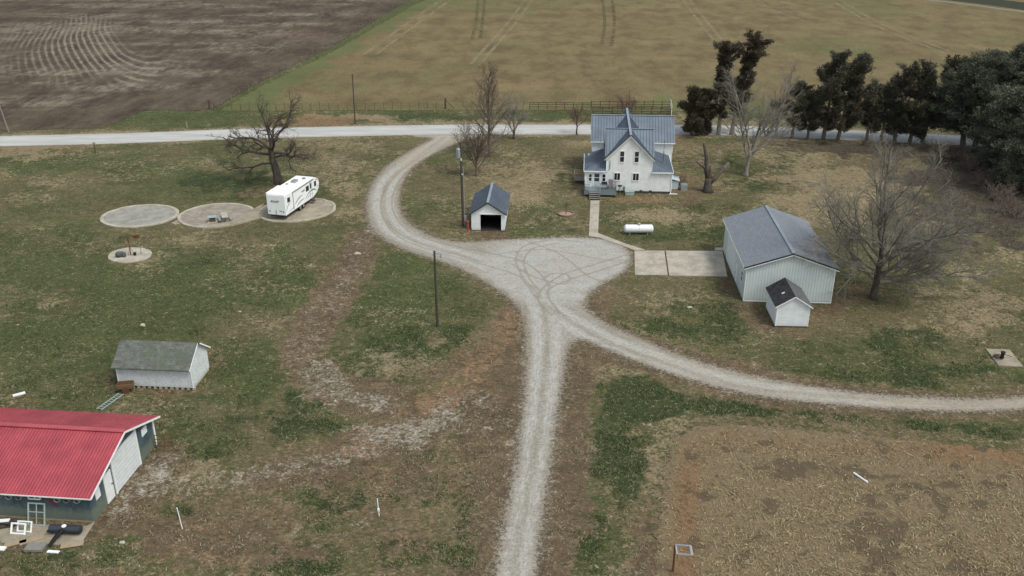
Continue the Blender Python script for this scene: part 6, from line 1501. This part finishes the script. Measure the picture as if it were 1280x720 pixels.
# ================================================================== SMALL GROUND COVER (uncountable)
def tint_mat(name):
    b = NB(name, .9, .12); b.color(b.attr('tint').outputs[0]); return b.m
M['tint'] = tint_mat('blade_tint')
def sample(n, seed, ymax=125, ymin=40):
    rng = np.random.RandomState(seed)
    y = ymin * (ymax / ymin) ** (rng.uniform(0, 1, n) ** 1.15); x = rng.uniform(-1, 1, n) * (y * .58 + 12)
    return rng, x, y
def blades(name, n, seed, wfn, L, wd, cols, lean, rng_y, label, cat):
    rng, x, y = sample(n, seed, rng_y[1], rng_y[0])
    mk = masks(x, y); wgt = wfn(mk, x, y); k = (rng.uniform(0, 1, n) < wgt) & (mk['drive'] > .1) & (mk['road'] > 4)
    k &= rng.uniform(0, 1, len(x)) < .12 + .88 * ss(fbm(x / 1.9 + seed * 13, y / 1.9, 40 + seed), .43, .6)
    x, y = x[k], y[k]; n = len(x)
    cl = 3; x = np.repeat(x, cl) + rng.normal(size=n * cl) * .07; y = np.repeat(y, cl) + rng.normal(size=n * cl) * .07; n *= cl
    az = rng.uniform(0, 2 * np.pi, n); l = L * rng.uniform(.5, 1.5, n); le = lean * rng.uniform(.4, 1.2, n)
    dx, dy = np.cos(az), np.sin(az); h = l * np.cos(le); r = l * np.sin(le); ww = wd * rng.uniform(.6, 1.4, n)
    p0 = np.stack([x - dy * ww / 2, y + dx * ww / 2, np.full(n, .0)], 1); p1 = np.stack([x + dy * ww / 2, y - dx * ww / 2, np.full(n, .0)], 1)
    p2 = np.stack([x + dx * r, y + dy * r, h], 1)
    v = np.stack([p0, p1, p2], 1).reshape(-1, 3)
    cols = np.array(cols); c = cols[rng.randint(0, len(cols), n)] * rng.uniform(.7, 1.35, n)[:, None]
    o = np_mesh(name, v, np.arange(n * 3).reshape(-1, 3), M['tint'], {'tint': np.repeat(c, 3, 0)})
    return tag(o, label, cat, kind='stuff')
inb = lambda x, y: 1.0
blades('green_grass', 230000, 1, lambda m, x, y: np.clip(m['d'] * .9 + m['g'] * .3 - m['b'] * .5 - m['o'] * .5, 0, 1) * (m['stub'] < -1), .17, .075, [(.085, .105, .040), (.06, .082, .030), (.115, .125, .058), (.17, .178, .10), (.036, .050, .018), (.05, .07, .022)], 1.15, (42, 120), 'short leafy green weeds and clover growing across the lawn', 'grass')
blades('dry_grass', 130000, 2, lambda m, x, y: np.clip(m['t'] * .7 + m['b'] * .35 + .08 - m['d'] * .1, 0, 1) * (m['stub'] < -.3), .17, .05, [(.24, .20, .12), (.19, .155, .10), (.30, .26, .175), (.13, .10, .065)], 1.3, (42, 120), 'dead tan grass and straw scattered over the bare ground', 'dry grass')
# corn stalks in the stubble
def stalks(n, seed):
    rng, x, y = sample(n, seed, 80, 42)
    d = poly_sd(x, y, stubble_w); pxx, pyy = PX(x, y)
    e = stub_extra(x, y, d); k = (d > .2) & (pxx < 1420) & (rng.uniform(0, 1, n) < 1 - e['dark'] * .82) & (rng.uniform(0, 1, n) < (.35 + .65 * ss(d, .3, 2.5)) * (.35 + .65 * ss(fbm(x / 1.3, y / 1.3, 71), .42, .58)))
    x, y, og = x[k], y[k], e['org'][k]; n = len(x)
    az = rng.uniform(0, 2 * np.pi, n); L = rng.uniform(.08, .34, n) * np.where(rng.uniform(0, 1, n) < .12, 2.0, 1); cv = rng.normal(size=n) * .55; ww = rng.uniform(.016, .045, n); zt = rng.uniform(.01, .12, n)
    pts = []; P0 = np.stack([x, y], 1); a = az.copy(); z0 = rng.uniform(.015, .05, n)
    rows = []
    for s_ in range(4):
        z = z0 + zt * np.sin(s_ / 3 * np.pi) 
        nx, ny = -np.sin(a), np.cos(a)
        rows.append(np.stack([P0[:, 0] + nx * ww / 2, P0[:, 1] + ny * ww / 2, z], 1)); rows.append(np.stack([P0[:, 0] - nx * ww / 2, P0[:, 1] - ny * ww / 2, z + ww * .3], 1))
        P0 = P0 + np.stack([np.cos(a), np.sin(a)], 1) * (L / 3)[:, None]; a = a + cv / 3
    v = np.stack(rows, 1).reshape(-1, 3); b_ = np.arange(n) * 8
    f = np.concatenate([np.stack([b_ + 2 * i, b_ + 2 * i + 1, b_ + 2 * i + 3, b_ + 2 * i + 2], 1) for i in range(3)])
    cols = np.array([(.36, .29, .17), (.25, .185, .105), (.44, .36, .22), (.18, .13, .075), (.31, .23, .12)]); c = cols[rng.randint(0, 5, n)] * rng.uniform(.7, 1.2, n)[:, None]
    ogc = np.array([(.26, .135, .06)]) * rng.uniform(.6, 1.3, n)[:, None]; sel = rng.uniform(0, 1, n) < og * .6; c[sel] = ogc[sel]
    o = np_mesh('corn_residue', v, f, M['tint'], {'tint': np.repeat(c, 8, 0)}); return tag(o, 'pale curled corn stalks and husks littering the stubble field', 'corn stalks', kind='stuff')
stalks(160000, 5)
# loose stones scattered on the drive and gravel patches
def pebbles(n, seed):
    rng, x, y = sample(n, seed, 110, 42)
    mk = masks(x, y); dd = mk['drive']; k = rng.uniform(0, 1, n) < np.where(dd > 0, ss(dd, 1.0, 0) * .35 + mk['s'] * .25, .5)
    x, y = x[k], y[k]; n = len(x); r = rng.uniform(.015, .05, n); a = rng.uniform(0, 6.28, n)
    V = []
    for j in range(4): V.append(np.stack([x + r * np.cos(a + j * 1.571) * (1 + .3 * (j % 2)), y + r * np.sin(a + j * 1.571), np.full(n, .012)], 1))
    V.append(np.stack([x, y, .012 + r * .9], 1)); v = np.stack(V, 1).reshape(-1, 3); b_ = np.arange(n) * 5
    f = np.concatenate([np.stack([b_ + j, b_ + (j + 1) % 4, b_ + 4], 1) for j in range(4)])
    g = rng.uniform(.15, .42, n); c = np.stack([g, g * .98, g * .94], 1)
    return tag(np_mesh('loose_gravel', v, f, M['tint'], {'tint': np.repeat(c, 5, 0)}), 'loose pale gravel stones strewn over the drive and its edges', 'gravel', kind='stuff')
pebbles(55000, 9)
